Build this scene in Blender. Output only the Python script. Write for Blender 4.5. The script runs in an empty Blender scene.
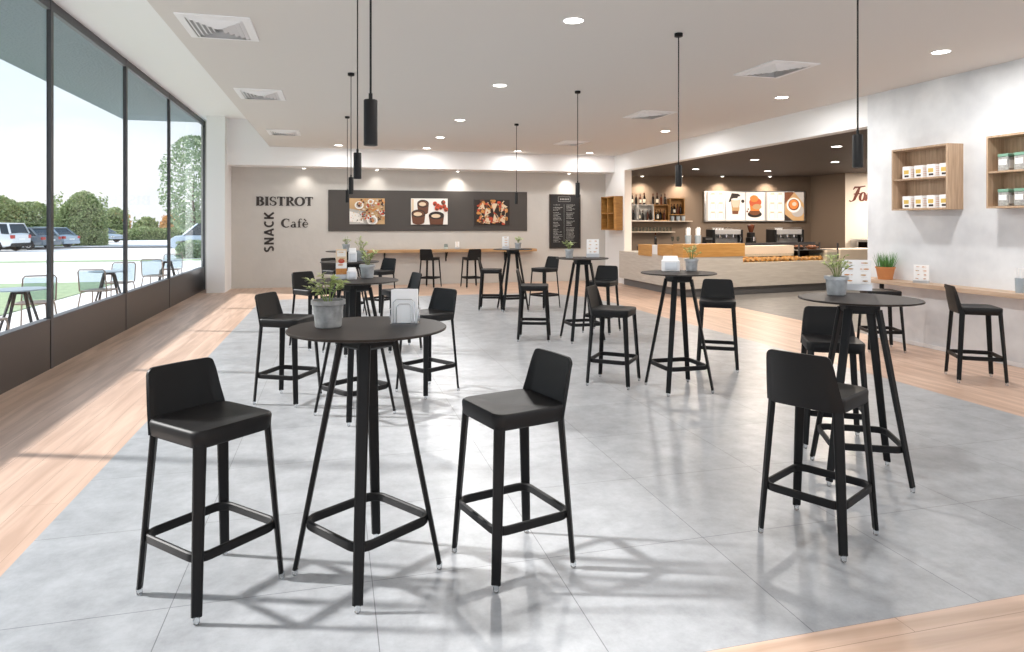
import bpy, math, random
from mathutils import Vector, Matrix
random.seed(7)
PI = math.pi
S = bpy.context.scene
C = bpy.context.scene.collection
R = math.radians

# ------------------------------------------------------------------ materials
MATS = {}
def mat(name, col, rough=.5, metal=0., spec=.5, emit=None, estr=0., coat=0., noise=None, bump=None, col2=None):
    """noise=(scale, amount, stretch) mixes col with col2; bump=(scale,strength,dist)"""
    if name in MATS: return MATS[name]
    m = bpy.data.materials.new(name); m.use_nodes = True
    nt = m.node_tree; b = nt.nodes['Principled BSDF']
    b.inputs['Base Color'].default_value = (*col, 1)
    b.inputs['Roughness'].default_value = rough
    b.inputs['Metallic'].default_value = metal
    b.inputs['Specular IOR Level'].default_value = spec
    b.inputs['Coat Weight'].default_value = coat
    if emit:
        b.inputs['Emission Color'].default_value = (*emit, 1); b.inputs['Emission Strength'].default_value = estr
    if noise or bump:
        tc = nt.nodes.new('ShaderNodeTexCoord')
    if noise:
        mp = nt.nodes.new('ShaderNodeMapping'); nt.links.new(tc.outputs['Object'], mp.inputs[0])
        mp.inputs['Scale'].default_value = noise[2] if len(noise) > 2 else (1, 1, 1)
        n = nt.nodes.new('ShaderNodeTexNoise'); n.inputs['Scale'].default_value = noise[0]; n.inputs['Detail'].default_value = 6
        nt.links.new(mp.outputs[0], n.inputs['Vector'])
        cr = nt.nodes.new('ShaderNodeValToRGB'); nt.links.new(n.outputs['Fac'], cr.inputs[0])
        c2 = col2 or tuple(c * (1 - noise[1]) for c in col)
        cr.color_ramp.elements[0].position = .32; cr.color_ramp.elements[0].color = (*c2, 1)
        cr.color_ramp.elements[1].position = .68; cr.color_ramp.elements[1].color = (*col, 1)
        nt.links.new(cr.outputs[0], b.inputs['Base Color'])
    if bump:
        n2 = nt.nodes.new('ShaderNodeTexNoise'); n2.inputs['Scale'].default_value = bump[0]; n2.inputs['Detail'].default_value = 4
        nt.links.new(tc.outputs['Object'], n2.inputs['Vector'])
        bp = nt.nodes.new('ShaderNodeBump'); bp.inputs['Strength'].default_value = bump[1]; bp.inputs['Distance'].default_value = bump[2]
        nt.links.new(n2.outputs['Fac'], bp.inputs['Height']); nt.links.new(bp.outputs[0], b.inputs['Normal'])
    MATS[name] = m
    return m

def planks(name, base, dark, along='Y', width=.19, length=2.2, rough=.38):
    m = bpy.data.materials.new(name); m.use_nodes = True; nt = m.node_tree; N = nt.nodes; L = nt.links
    b = N['Principled BSDF']; b.inputs['Roughness'].default_value = rough
    tc = N.new('ShaderNodeTexCoord'); mp = N.new('ShaderNodeMapping')
    L.new(tc.outputs['Object'], mp.inputs[0])
    if along == 'Y': mp.inputs['Rotation'].default_value = (0, 0, R(90))
    if along == 'Z': mp.inputs['Rotation'].default_value = (0, R(90), 0)
    br = N.new('ShaderNodeTexBrick'); L.new(mp.outputs[0], br.inputs['Vector'])
    br.offset = .37; br.inputs['Scale'].default_value = 1; br.inputs['Brick Width'].default_value = length; br.inputs['Row Height'].default_value = width
    br.inputs['Mortar Size'].default_value = .0016; br.inputs['Mortar Smooth'].default_value = .3; br.inputs['Bias'].default_value = 0
    br.inputs['Color1'].default_value = (*base, 1); br.inputs['Color2'].default_value = (*[base[i] * .72 + dark[i] * .28 for i in range(3)], 1)
    br.inputs['Mortar'].default_value = (*[c * .6 for c in dark], 1)
    mp2 = N.new('ShaderNodeMapping'); L.new(mp.outputs[0], mp2.inputs[0]); mp2.inputs['Scale'].default_value = (.7, 9, 9)
    n = N.new('ShaderNodeTexNoise'); n.inputs['Scale'].default_value = 1.3; n.inputs['Detail'].default_value = 8; n.inputs['Distortion'].default_value = .6
    L.new(mp2.outputs[0], n.inputs['Vector'])
    cr = N.new('ShaderNodeValToRGB'); L.new(n.outputs['Fac'], cr.inputs[0])
    cr.color_ramp.elements[0].position = .35; cr.color_ramp.elements[0].color = (0, 0, 0, 1)
    cr.color_ramp.elements[1].position = .62; cr.color_ramp.elements[1].color = (1, 1, 1, 1)
    mx = N.new('ShaderNodeMixRGB'); L.new(cr.outputs[0], mx.inputs[0])
    mx.inputs[1].default_value = (*dark, 1); L.new(br.outputs['Color'], mx.inputs[2])
    mx2 = N.new('ShaderNodeMixRGB'); mx2.inputs[0].default_value = .75; L.new(br.outputs['Color'], mx2.inputs[1]); L.new(mx.outputs[0], mx2.inputs[2])
    L.new(mx2.outputs[0], b.inputs['Base Color'])
    MATS[name] = m
    return m

def tiles(name, base, dark, size=.825, off=(0, 0), rough=.3, mortar=.62):
    m = bpy.data.materials.new(name); m.use_nodes = True; nt = m.node_tree; N = nt.nodes; L = nt.links
    b = N['Principled BSDF']; b.inputs['Roughness'].default_value = rough; b.inputs['Specular IOR Level'].default_value = .5
    tc = N.new('ShaderNodeTexCoord'); mp = N.new('ShaderNodeMapping'); L.new(tc.outputs['Object'], mp.inputs[0])
    mp.inputs['Location'].default_value = (off[0], off[1], 0)
    br = N.new('ShaderNodeTexBrick'); L.new(mp.outputs[0], br.inputs['Vector']); br.offset = 0
    br.inputs['Scale'].default_value = 1; br.inputs['Brick Width'].default_value = size; br.inputs['Row Height'].default_value = size
    br.inputs['Mortar Size'].default_value = .0022; br.inputs['Mortar Smooth'].default_value = .2
    br.inputs['Color1'].default_value = (1, 1, 1, 1); br.inputs['Color2'].default_value = (.95, .95, .95, 1); br.inputs['Mortar'].default_value = (mortar, mortar, mortar, 1)
    n = N.new('ShaderNodeTexNoise'); n.inputs['Scale'].default_value = 4.5; n.inputs['Detail'].default_value = 12; n.inputs['Roughness'].default_value = .76
    L.new(tc.outputs['Object'], n.inputs['Vector'])
    cr = N.new('ShaderNodeValToRGB'); L.new(n.outputs['Fac'], cr.inputs[0])
    cr.color_ramp.elements[0].position = .36; cr.color_ramp.elements[0].color = (*dark, 1)
    cr.color_ramp.elements[1].position = .62; cr.color_ramp.elements[1].color = (*base, 1)
    mx = N.new('ShaderNodeMixRGB'); mx.blend_type = 'MULTIPLY'; mx.inputs[0].default_value = 1
    L.new(cr.outputs[0], mx.inputs[1]); L.new(br.outputs['Color'], mx.inputs[2]); L.new(mx.outputs[0], b.inputs['Base Color'])
    mr = N.new('ShaderNodeMapRange'); L.new(n.outputs['Fac'], mr.inputs[0]); mr.inputs[3].default_value = rough + .12; mr.inputs[4].default_value = rough - .06
    L.new(mr.outputs[0], b.inputs['Roughness'])
    MATS[name] = m
    return m

def glass(name, tint=(.976, .98, .988), refl=.06):
    m = bpy.data.materials.new(name); m.use_nodes = True; nt = m.node_tree; N = nt.nodes; L = nt.links
    N.remove(N['Principled BSDF'])
    t = N.new('ShaderNodeBsdfTransparent'); t.inputs[0].default_value = (*tint, 1)
    g = N.new('ShaderNodeBsdfGlossy'); g.inputs['Roughness'].default_value = .02
    lw = N.new('ShaderNodeLayerWeight'); lw.inputs[0].default_value = .5
    pw = N.new('ShaderNodeMath'); pw.operation = 'POWER'; pw.inputs[1].default_value = 4; L.new(lw.outputs['Facing'], pw.inputs[0])
    fr = N.new('ShaderNodeMath'); fr.operation = 'MULTIPLY_ADD'; fr.inputs[1].default_value = refl * 3; fr.inputs[2].default_value = .015; L.new(pw.outputs[0], fr.inputs[0])
    mx = N.new('ShaderNodeMixShader'); L.new(fr.outputs[0], mx.inputs[0]); L.new(t.outputs[0], mx.inputs[1]); L.new(g.outputs[0], mx.inputs[2])
    L.new(mx.outputs[0], N['Material Output'].inputs[0])
    MATS[name] = m
    return m

def leafmat(name, c1, c2):
    m = mat(name, c1, .55, noise=(9, .5), col2=c2)
    m.node_tree.nodes['Principled BSDF'].inputs['Subsurface Weight'].default_value = 0
    return m

M = {}
M['black'] = mat('black_plastic', (.0062, .0062, .0067), .5, spec=.3, bump=(900, .12, .0006))
M['black_leg'] = mat('black_metal', (.006, .006, .0065), .5, spec=.25)
M['top'] = mat('table_laminate', (.021, .0155, .0125), .5, spec=.25, noise=(60, .2))
M['acrylic'] = mat('clear_foot', (.85, .88, .9), .08); M['acrylic'].node_tree.nodes['Principled BSDF'].inputs['Transmission Weight'].default_value = .85
M['taupe'] = mat('ceiling_taupe', (.70, .675, .65), .9)
M['white'] = mat('white_paint', (.87, .87, .88), .85)
M['whitew'] = mat('white_wall', (.86, .87, .88), .85)
M['jamb'] = mat('pier_lit_end', (.85, .78, .72), .8)  # warm light on the white pier's front end, put into the colour
M['beige'] = mat('beige_plaster', (.585, .568, .54), .9, bump=(9, .25, .02), noise=(2.5, .05))
M['concrete'] = mat('concrete_plaster', (.85, .875, .90), .8, noise=(1.6, .2), col2=(.62, .64, .67), bump=(14, .1, .01))
M['barwall'] = mat('bar_wall_brown', (.20, .148, .108), .75)
M['barceil'] = mat('bar_ceiling_brown', (.075, .056, .046), .7)
M['charcoal'] = mat('charcoal_panel', (.062, .055, .05), .6)
M['frame'] = mat('anthracite_frame', (.045, .045, .05), .4)
M['panel'] = mat('brown_metal_panel', (.048, .040, .037), .38)
M['letters'] = mat('letter_brown', (.045, .036, .033), .5)
M['wood_side'] = planks('oak_planks_long', (.66, .475, .37), (.40, .265, .19), 'Y')
M['wood_cross'] = planks('oak_planks_cross', (.64, .46, .355), (.38, .255, .18), 'X', width=.24)
M['tile'] = tiles('grey_tiles', (.40, .418, .44), (.285, .298, .315), off=(.66 + .825 * 6, -2.26 + .825 * 6), mortar=.42)
M['tile_dark'] = tiles('dark_tiles', (.16, .155, .15), (.11, .105, .10), off=(.3, .2), rough=.35, mortar=.8)
M['oak'] = mat('oak_board', (.50, .31, .155), .45, noise=(2, .3, (1.5, 14, 14)), col2=(.36, .2, .085))
M['oakz'] = mat('oak_box_grain', (.56, .40, .27), .55, noise=(3, .3, (12, 12, .9)), col2=(.38, .26, .17))
M['oakr'] = mat('oak_shelf_pale', (.60, .45, .33), .5, noise=(2, .3, (9, 1.2, 9)), col2=(.42, .29, .2))
M['orange_wood'] = mat('golden_wood', (.46, .235, .06), .5, noise=(2, .3, (2, 2, 9)), col2=(.32, .15, .035))
M['orange_block'] = mat('golden_block', (.62, .34, .11), .4, noise=(2.2, .3, (1.2, 1.2, 12)), col2=(.50, .25, .07))
M['counter'] = mat('limed_wood', (.63, .595, .54), .55, noise=(2, .2, (1.5, 1.5, 16)), col2=(.54, .50, .45))
M['cream'] = mat('cream_stone', (.72, .62, .50), .5, noise=(3, .08))
M['kick'] = mat('grey_kick', (.17, .17, .175), .5)
M['steel'] = mat('brushed_steel', (.62, .63, .65), .28, 1.)
M['chrome'] = mat('chrome', (.8, .8, .82), .12, 1.)
M['glass'] = glass('window_glass')
M['cglass'] = glass('clear_glass', (.86, .9, .9))
M['paper'] = mat('white_paper', (.93, .93, .93), .8)
M['galv'] = mat('galvanised_pot', (.48, .5, .52), .42, .35, noise=(18, .35))
M['cpot'] = mat('concrete_pot', (.37, .37, .365), .9, noise=(25, .45), bump=(60, .3, .003))
M['terra'] = mat('terracotta', (.62, .25, .09), .8, noise=(8, .15))
M['soil'] = mat('soil', (.04, .028, .02), .95)
M['leaf'] = leafmat('leaf_pale', (.62, .66, .34), (.22, .32, .08))
M['leaf2'] = leafmat('leaf_green', (.32, .44, .14), (.12, .2, .05))
M['grassy'] = leafmat('grass_pot_green', (.16, .36, .09), (.07, .2, .05))
M['stem'] = mat('stem_green', (.2, .26, .08), .7)
M['hedge'] = leafmat('hedge_leaf', (.56, .63, .30), (.14, .21, .07))
M['hedge2'] = leafmat('tree_leaf', (.40, .50, .30), (.16, .24, .12))
M['autumn'] = leafmat('autumn_leaf', (.85, .45, .2), (.6, .42, .16))
M['trunk'] = mat('bark', (.15, .1, .07), .9)
M['pave'] = mat('pale_paving', (.8, .79, .78), .9)
M['lawn'] = mat('lawn', (.34, .44, .25), .95, noise=(6, .25))
M['soffit'] = mat('soffit_render', (.20, .255, .29), .9, bump=(25, .6, .03))
M['rod'] = mat('bronze_rod', (.24, .18, .14), .4, .5)
M['lightblue'] = mat('pale_blue_top', (.28, .36, .42), .35)
M['mesh'] = glass('chair_mesh', (.72, .78, .8))
M['lens'] = mat('lamp_lens', (1, 1, 1), .5, emit=(1, .96, .9), estr=6)
M['bottle'] = mat('dark_bottle', (.012, .008, .006), .12, coat=.3)
M['bottle2'] = mat('brown_bottle', (.09, .025, .012), .15, coat=.3)
M['label'] = mat('label_cream', (.8, .74, .62), .7)
M['darkin'] = mat('dark_inside', (.035, .022, .015), .8)
M['tin'] = mat('blue_grey_tin', (.36, .42, .47), .4)
M['red'] = mat('tail_red', (.5, .03, .02), .3)
M['tyre'] = mat('tyre', (.02, .02, .022), .8)
M['carglass'] = mat('car_glass', (.03, .04, .05), .08)
M['crust'] = mat('croissant', (.62, .27, .06), .5, noise=(30, .5))
M['crust2'] = mat('dark_bun', (.3, .1, .03), .5, noise=(30, .5))
M['chalkboard'] = mat('chalkboard', (.012, .012, .013), .6)
M['chalk'] = mat('chalk', (.38, .38, .37), .9)

# ------------------------------------------------------------------ mesh builder
class MB:
    def __init__(s): s.v = []; s.f = []; s.m = []
    def add(s, vs, fs, mi=0):
        o = len(s.v); s.v += [tuple(v) for v in vs]; s.f += [tuple(i + o for i in f) for f in fs]; s.m += [mi] * len(fs); return s
    def box(s, x0, x1, y0, y1, z0, z1, mi=0, rot=None, c=None, bev=0):
        if bev:
            return s.loft([rrect(x0 + i, x1 - i, y0 + i, y1 - i, bev, z) for z, i in ((z0, bev * .5), (z0 + bev * .5, 0), (z1 - bev * .5, 0), (z1, bev * .5))], mi)
        vs = [(x, y, z) for z in (z0, z1) for x, y in ((x0, y0), (x1, y0), (x1, y1), (x0, y1))]
        if rot is not None:
            m = Matrix.Rotation(rot, 3, 'Z'); cc = Vector(c); vs = [m @ (Vector(v) - cc) + cc for v in vs]
        return s.add(vs, [(0, 3, 2, 1), (4, 5, 6, 7), (0, 1, 5, 4), (1, 2, 6, 5), (2, 3, 7, 6), (3, 0, 4, 7)], mi)
    def loft(s, rings, mi=0, cap=True, closed=True):
        n = len(rings[0]); vs = [p for r in rings for p in r]; fs = []
        for k in range(len(rings) - 1):
            for i in range(n if closed else n - 1):
                j = (i + 1) % n; fs.append((k * n + i, k * n + j, (k + 1) * n + j, (k + 1) * n + i))
        if cap: fs += [tuple(reversed(range(n))), tuple(range((len(rings) - 1) * n, len(rings) * n))]
        return s.add(vs, fs, mi)
    def lathe(s, prof, n=24, c=(0, 0, 0), mi=0, cap=True):
        return s.loft([[(c[0] + r * math.cos(2 * PI * i / n), c[1] + r * math.sin(2 * PI * i / n), c[2] + z) for i in range(n)] for r, z in prof], mi, cap)
    def bar(s, a, b, w=.02, d=.02, mi=0, w2=None, d2=None, ref=None):
        """box bar a->b; w is width along ref x axis"""
        a, b = Vector(a), Vector(b); t = (b - a).normalized()
        ref = Vector(ref) if ref else (Vector((0, 0, 1)) if abs(t.z) < .9 else Vector((1, 0, 0)))
        y = t.cross(ref).normalized(); x = y.cross(t).normalized()
        rings = []
        for p, ww, dd in ((a, w, d), (b, w2 or w, d2 or d)):
            k = min(ww, dd) * .3
            pts = [(ww / 2, dd / 2 - k), (ww / 2 - k, dd / 2), (-ww / 2 + k, dd / 2), (-ww / 2, dd / 2 - k), (-ww / 2, -dd / 2 + k), (-ww / 2 + k, -dd / 2), (ww / 2 - k, -dd / 2), (ww / 2, -dd / 2 + k)]
            rings.append([tuple(p + x * u + y * v) for u, v in pts])
        return s.loft(rings, mi)
    def tube(s, pts, r, n=8, mi=0, closed=False, cap=True):
        P = [Vector(p) for p in pts]; rings = []; N = len(P); up = None
        for i, p in enumerate(P):
            if closed: t = (P[(i + 1) % N] - P[i - 1]).normalized()
            else: t = (P[min(i + 1, N - 1)] - P[max(i - 1, 0)]).normalized()
            if up is None: up = Vector((0, 0, 1)) if abs(t.z) < .9 else Vector((1, 0, 0))
            x = t.cross(up).normalized(); up = x.cross(t).normalized()
            rr = r[i] if isinstance(r, (list, tuple)) else r
            rings.append([tuple(p + x * rr * math.cos(2 * PI * k / n) + up * rr * math.sin(2 * PI * k / n)) for k in range(n)])
        if closed: rings.append(rings[0]); cap = False
        return s.loft(rings, mi, cap)
    def ring_bar(s, pts, w, h, mi=0):
        """closed flat bar along horizontal closed path pts, w horizontal thickness, h height"""
        P = [Vector(p) for p in pts]; N = len(P); rings = []
        for i, p in enumerate(P):
            t = (P[(i + 1) % N] - P[i - 1]).normalized(); x = Vector((t.y, -t.x, 0)); k = w * .28
            rings.append([tuple(p + x * u + Vector((0, 0, v))) for u, v in ((w / 2, h / 2 - k), (w / 2 - k, h / 2), (-w / 2 + k, h / 2), (-w / 2, h / 2 - k), (-w / 2, -h / 2 + k), (-w / 2 + k, -h / 2), (w / 2 - k, -h / 2), (w / 2, -h / 2 + k))])
        rings.append(rings[0]); return s.loft(rings, mi, False)
    def poly(s, pts, z0, z1, mi=0):
        n = len(pts); return s.add([(x, y, z0) for x, y in pts] + [(x, y, z1) for x, y in pts],
            [tuple(reversed(range(n))), tuple(range(n, 2 * n))] + [(i, (i + 1) % n, n + (i + 1) % n, n + i) for i in range(n)], mi)
    def xf(s, mtx):
        s.v = [tuple(mtx @ Vector(v)) for v in s.v]; return s
    def build(s, name, mats, parent=None, loc=None, rz=0, angle=35):
        me = bpy.data.meshes.new(name); me.from_pydata(s.v, [], s.f)
        if not isinstance(mats, (list, tuple)): mats = [mats]
        for m in mats: me.materials.append(m)
        if len(mats) > 1: me.polygons.foreach_set('material_index', s.m)
        me.polygons.foreach_set('use_smooth', [True] * len(s.f)); me.update()
        me.set_sharp_from_angle(angle=R(angle))
        o = bpy.data.objects.new(name, me); C.objects.link(o)
        if parent: o.parent = parent
        if loc: o.location = loc
        if rz: o.rotation_euler.z = rz
        return o

def rrect(x0, x1, y0, y1, r, z, n=4):
    pts = []
    for cx, cy, a in ((x1 - r, y1 - r, 0), (x0 + r, y1 - r, 90), (x0 + r, y0 + r, 180), (x1 - r, y0 + r, 270)):
        for i in range(n + 1):
            t = R(a + 90 * i / n); pts.append((cx + r * math.cos(t), cy + r * math.sin(t), z))
    return pts

def tag(o, label=None, cat=None, group=None, kind=None):
    if label: o['label'] = label
    if cat: o['category'] = cat
    if group: o['group'] = group
    if kind: o['kind'] = kind
    return o
def thing(name, label, cat, loc=(0, 0, 0), rz=0, group=None):
    o = bpy.data.objects.new(name, None); C.objects.link(o); o.empty_display_size = .1
    o.location = loc; o.rotation_euler.z = rz
    return tag(o, label, cat, group)
def copy_tree(o, parent=None):
    c = o.copy(); C.objects.link(c)
    if parent: c.parent = parent
    for ch in [x for x in list(bpy.data.objects) if x.parent == o]: copy_tree(ch, c)
    return c
def struct(name, mb, m, parent=None, label=None, angle=35):
    o = mb.build(name, m, parent, angle=angle)
    if not parent: o['kind'] = 'structure'
    if label: o['label'] = label
    return o

ZC, XW, YB = 3.42, 7.36, 17.7        # lowered ceiling, right plane, back wall
YR = -1.7                             # room cut short here behind the viewpoint, left open to let daylight in

# ------------------------------------------------------------------ shell
struct('tile_floor', MB().poly([(-1.46, 2.26), (5.5, 2.26), (5.5, 8), (5.42, 10.5), (5.42, 12.6), (5.3, 13.7), (4.9, 14.4), (4.2, 14.87), (-1.46, 14.87)], -.08, 0), M['tile'], label='light grey square floor tiles under the bar tables')
struct('wood_floor', MB().box(-3.1, -1.46, YR, YB + .1, -.08, 0), M['wood_side'], label='pale oak plank floor strip beside the windows')
w = MB(); w.poly([(5.5, 2.26), (XW + .06, 2.26), (XW + .06, 16.4), (5.42, 16.4), (5.42, 12.6), (5.42, 10.5), (5.5, 8)], -.08, 0)
struct('wood_floor', w, M['wood_side'], label='oak plank floor strip in front of the bar and the shelf wall')
w = MB(); w.poly([(-1.46, 14.87), (4.2, 14.87), (4.9, 14.4), (5.3, 13.7), (5.42, 12.6), (5.42, 16.4), (XW + .2, 16.4), (XW + .2, YB + .1), (-1.46, YB + .1)], -.08, 0)
struct('wood_floor', w, M['wood_cross'], label='oak plank floor strip along the back wall')
struct('wood_floor', MB().box(-1.46, XW + .06, YR, 2.26, -.08, 0), M['wood_cross'], label='oak plank floor strip nearest the camera')
struct('bar_floor', MB().box(XW + .06, 17, 7.9, 16.4, -.08, 0).box(XW + .2, 17, 16.4, 19.5, -.08, 0), M['tile_dark'], label='dark grey tiled floor around the bar counter')
struct('ceiling', MB().box(-1.48, XW, YR, 17.05, ZC, 4.05), M['taupe'], label='lowered taupe ceiling panel over the tables')
struct('ceiling', MB().box(-3.14, XW + .3, YR, YB + .3, 4.05, 4.3), M['white'], label='higher white ceiling strip along the windows')
struct('bar_ceiling', MB().box(XW + .2, 17, 7.9, 19.5, 2.98, 3.2), M['barceil'], label='dark brown ceiling over the bar')
struct('wall_back', MB().box(-3.1, XW + .2, YB, YB + .25, 0, 4.05), M['beige'], label='beige plastered back wall')
struct('beam_back', MB().box(-2.42, XW, 17.05, YB, 2.97, 4.05), M['white'])
struct('column_left', MB().box(-2.81, -2.42, 16.68, YB, 0, 4.05), M['whitew'])
struct('wall_right', MB().box(XW, XW + .25, YR, 8.05, 0, 4.05), M['concrete'], label='mottled white plaster wall with shelf boxes')
struct('beam_right', MB().box(XW, XW + .2, 8.05, YB, 2.98, 4.05), M['whitew'])
pw = MB().box(XW, XW + .2, 16.4, YB, 0, 2.98); pw.m[2] = 1
struct('wall_pier', pw, [M['whitew'], M['jamb']], label='white pier at the left end of the bar opening')
# skirting
struct('baseboard_back', MB().box(-2.42, XW, YB - .015, YB, 0, .07), M['beige'])
struct('baseboard_right', MB().box(XW - .012, XW, YR, 8.05, 0, .05), M['white'])
# bar room walls
a, b = (7.4, 18.65), (13.69, 17.19)
def wall_seg(name, a, b, z0, z1, m, th=.2, label=None):
    d = Vector((b[0] - a[0], b[1] - a[1])).normalized(); n = Vector((-d.y, d.x)) * th
    return struct(name, MB().poly([a, b, (b[0] + n.x, b[1] + n.y), (a[0] + n.x, a[1] + n.y)], z0, z1), m, label=label)
wall_seg('wall_bar_back', a, b, 0, 2.98, M['barwall'], label='brown wall behind the bar with spotlights')
wall_seg('wall_bar_right', b, (13.66, 15.75), 0, 2.98, M['barwall'])
M['forwall'] = mat('pale_cream_wall', (.80, .70, .59), .7)
wall_seg('wall_bar_sign', (13.66, 15.75), (16.2, 14.3), 0, 2.98, M['forwall'], label='cream wall panel with brown script lettering')
struct('wall_bar_side', MB().box(16.2, 16.4, 7.9, 14.4, 0, 2.98), M['barwall'])
struct('wall_bar_near', MB().box(XW + .25, 16.4, 7.9, 8.05, 0, 2.98), M['barwall'])

# ------------------------------------------------------------------ windows
mull = [-1.66, .19, 2.95, 5.72, 8.5, 11.28, 14.04, 17.62]
for i in range(len(mull) - 1):
    y0, y1 = mull[i], mull[i + 1]
    e = bpy.data.objects.new('window_%d' % (i + 1), None); C.objects.link(e); e['kind'] = 'structure'; e.location = (-3, y0, 0)
    L = y1 - y0
    f = MB().box(-.045, .0, -.035, .035, 0, 4.05)
    if i == len(mull) - 2: f.box(-.045, 0, L - .02, L + .05, 0, 4.05)
    f.box(-.06, -.005, .035, L - .035, 3.94, 4.05).box(-.1, -.002, .035, L - .035, .535, .55)
    f.build('window_frame', M['frame'], e)
    MB().box(-.035, -.027, .035, L - .035, .55, 3.94).build('window_glass', M['glass'], e)
    MB().box(-.09, -.006, .04, L - .04, 0, .535).build('lower_panel', M['panel'], e)

# ------------------------------------------------------------------ outside
struct('ground', MB().box(-160, -3.13, -60, 160, -.25, -.1).box(-3.13, 40, -60, YR, -.25, -.1), M['pave'], label='sunlit pale paving and car park outside')  # second slab unseen, added behind the room to bounce sunlight onto the ceiling
tag(MB().box(-30, -5.9, 1, 21.8, -.1, -.085).build('lawn', M['lawn']), 'green lawn strip beyond the terrace tables outside', 'lawn', kind='structure')
tag(MB().box(-16, -4.5, 33.2, 34.6, -.1, -.085).build('lawn', M['lawn']), 'narrow green verge across the car park', 'lawn', kind='structure')
tag(MB().box(-27, -6, 51, 51.6, -.1, .0).build('kerb', M['kick']), 'grey kerb in front of the far hedge', 'kerb', kind='structure')
struct('roof_overhang', MB().box(-4.82, -3.14, YR, 17.9, 4.05, 4.4), M['soffit'], label='blue-grey roof overhang outside above the windows')

def leaf_cloud(n, size, inside, rnd=random, z_up=.3):
    b = MB()
    for _ in range(n):
        p = inside()
        d = Vector((rnd.gauss(0, 1), rnd.gauss(0, 1), rnd.gauss(z_up, .7))).normalized()
        u = d.orthogonal().normalized(); u = Matrix.Rotation(rnd.random() * 6.3, 3, d) @ u; v = d.cross(u)
        s = size * rnd.uniform(.6, 1.3); p = Vector(p)
        b.add([p - u * s, p - v * s * .45, p + u * s, p + v * s * .45], [(0, 1, 2, 3)])
    return b
def hedge_body(x0, x1, y0, y1, h, n, size, rz, rough=.35, rnd=random):
    """leafy hedge mass between local bounds with an uneven top"""
    def inside():
        f = rnd.random()
        x = rnd.uniform(x0, x1); ph = h * (1 - rough * .5 + rough * .5 * math.sin(x * 1.3 + 1) * math.sin(x * .7 + 2) + rough * .2 * rnd.random()) * (1 - .45 * (2 * abs(x) / (x1 - x0)) ** 4)
        side = rnd.random()
        if side < .45: return (x, y0 + rnd.random() ** 2 * .8, rnd.uniform(0, ph))
        if side < .8: return (x, rnd.uniform(y0, y1), ph - rnd.random() ** 2 * .8)
        return (rnd.choice((x0 + rnd.random() * .6, x1 - rnd.random() * .6)), rnd.uniform(y0, y1), rnd.uniform(0, ph))
    b = leaf_cloud(n, size, inside)
    return b
def face_angle(x, y): return math.atan2(y, x) - PI / 2      # local -Y looks back towards the building
def hedge(label, cx, cy, width, depth, h, n, size, m, cat='hedge', name='hedge', core=True):
    rz = face_angle(cx, cy); t = thing(name, label, cat, (cx, cy, -.1), rz)
    hedge_body(-width / 2, width / 2, -depth / 2, depth / 2, h, n, size, 0).build('foliage', m, t)
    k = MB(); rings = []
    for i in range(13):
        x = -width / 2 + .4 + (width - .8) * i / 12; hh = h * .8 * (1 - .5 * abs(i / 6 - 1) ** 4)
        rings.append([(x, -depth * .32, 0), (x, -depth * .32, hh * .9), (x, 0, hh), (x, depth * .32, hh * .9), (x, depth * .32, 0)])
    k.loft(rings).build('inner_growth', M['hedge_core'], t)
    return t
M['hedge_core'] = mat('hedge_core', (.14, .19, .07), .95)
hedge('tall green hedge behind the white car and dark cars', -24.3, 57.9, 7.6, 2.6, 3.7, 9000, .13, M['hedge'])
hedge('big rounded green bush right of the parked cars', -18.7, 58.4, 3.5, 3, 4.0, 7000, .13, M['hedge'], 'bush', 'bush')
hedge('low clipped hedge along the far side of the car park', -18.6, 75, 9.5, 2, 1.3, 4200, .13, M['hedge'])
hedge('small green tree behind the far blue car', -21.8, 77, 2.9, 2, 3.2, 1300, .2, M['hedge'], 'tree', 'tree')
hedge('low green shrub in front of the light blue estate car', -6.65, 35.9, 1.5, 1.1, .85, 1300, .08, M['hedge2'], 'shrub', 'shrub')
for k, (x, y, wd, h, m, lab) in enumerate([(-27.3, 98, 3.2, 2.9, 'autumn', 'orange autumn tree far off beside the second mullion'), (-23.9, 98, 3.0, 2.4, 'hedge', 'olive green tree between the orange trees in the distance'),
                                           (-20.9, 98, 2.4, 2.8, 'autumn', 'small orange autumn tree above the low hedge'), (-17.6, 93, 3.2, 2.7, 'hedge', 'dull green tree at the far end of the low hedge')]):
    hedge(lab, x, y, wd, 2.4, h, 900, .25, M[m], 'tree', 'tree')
# the taller tree by the right-hand pane
t = thing('tree', 'tall loose-leaved green tree beside the light blue estate car', 'tree', (-8.9, 48.4, -.1))
MB().tube([(0, 0, 0), (.05, 0, 1.6), (-.1, .05, 3.2), (0, 0, 4.9)], [.13, .1, .07, .03]).tube([(0, 0, 1.6), (.7, 0, 2.9), (1.1, 0, 4.2)], [.06, .04, .02]).tube([(0, 0, 1.5), (-.7, 0, 2.6), (-1.2, 0, 3.4)], [.06, .04, .02]).build('trunk', M['trunk'], t)
def tree_in():
    while True:
        th, u = random.random() * 2 * PI, random.random() ** .45
        z = random.uniform(1.1, 7.4); rr = 2.1 * math.sin(min(1, (z - .3) / 3.2) * PI / 2) * (1 if z < 4.6 else math.sqrt(max(.02, 1 - ((z - 4.6) / 2.85) ** 2)))
        if math.sin(z * 3.1 + th * 3) > -.75: return (math.cos(th) * rr * u, math.sin(th) * rr * u, z)
leaf_cloud(4200, .135, tree_in).build('crown', M['hedge2'], t)

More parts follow.
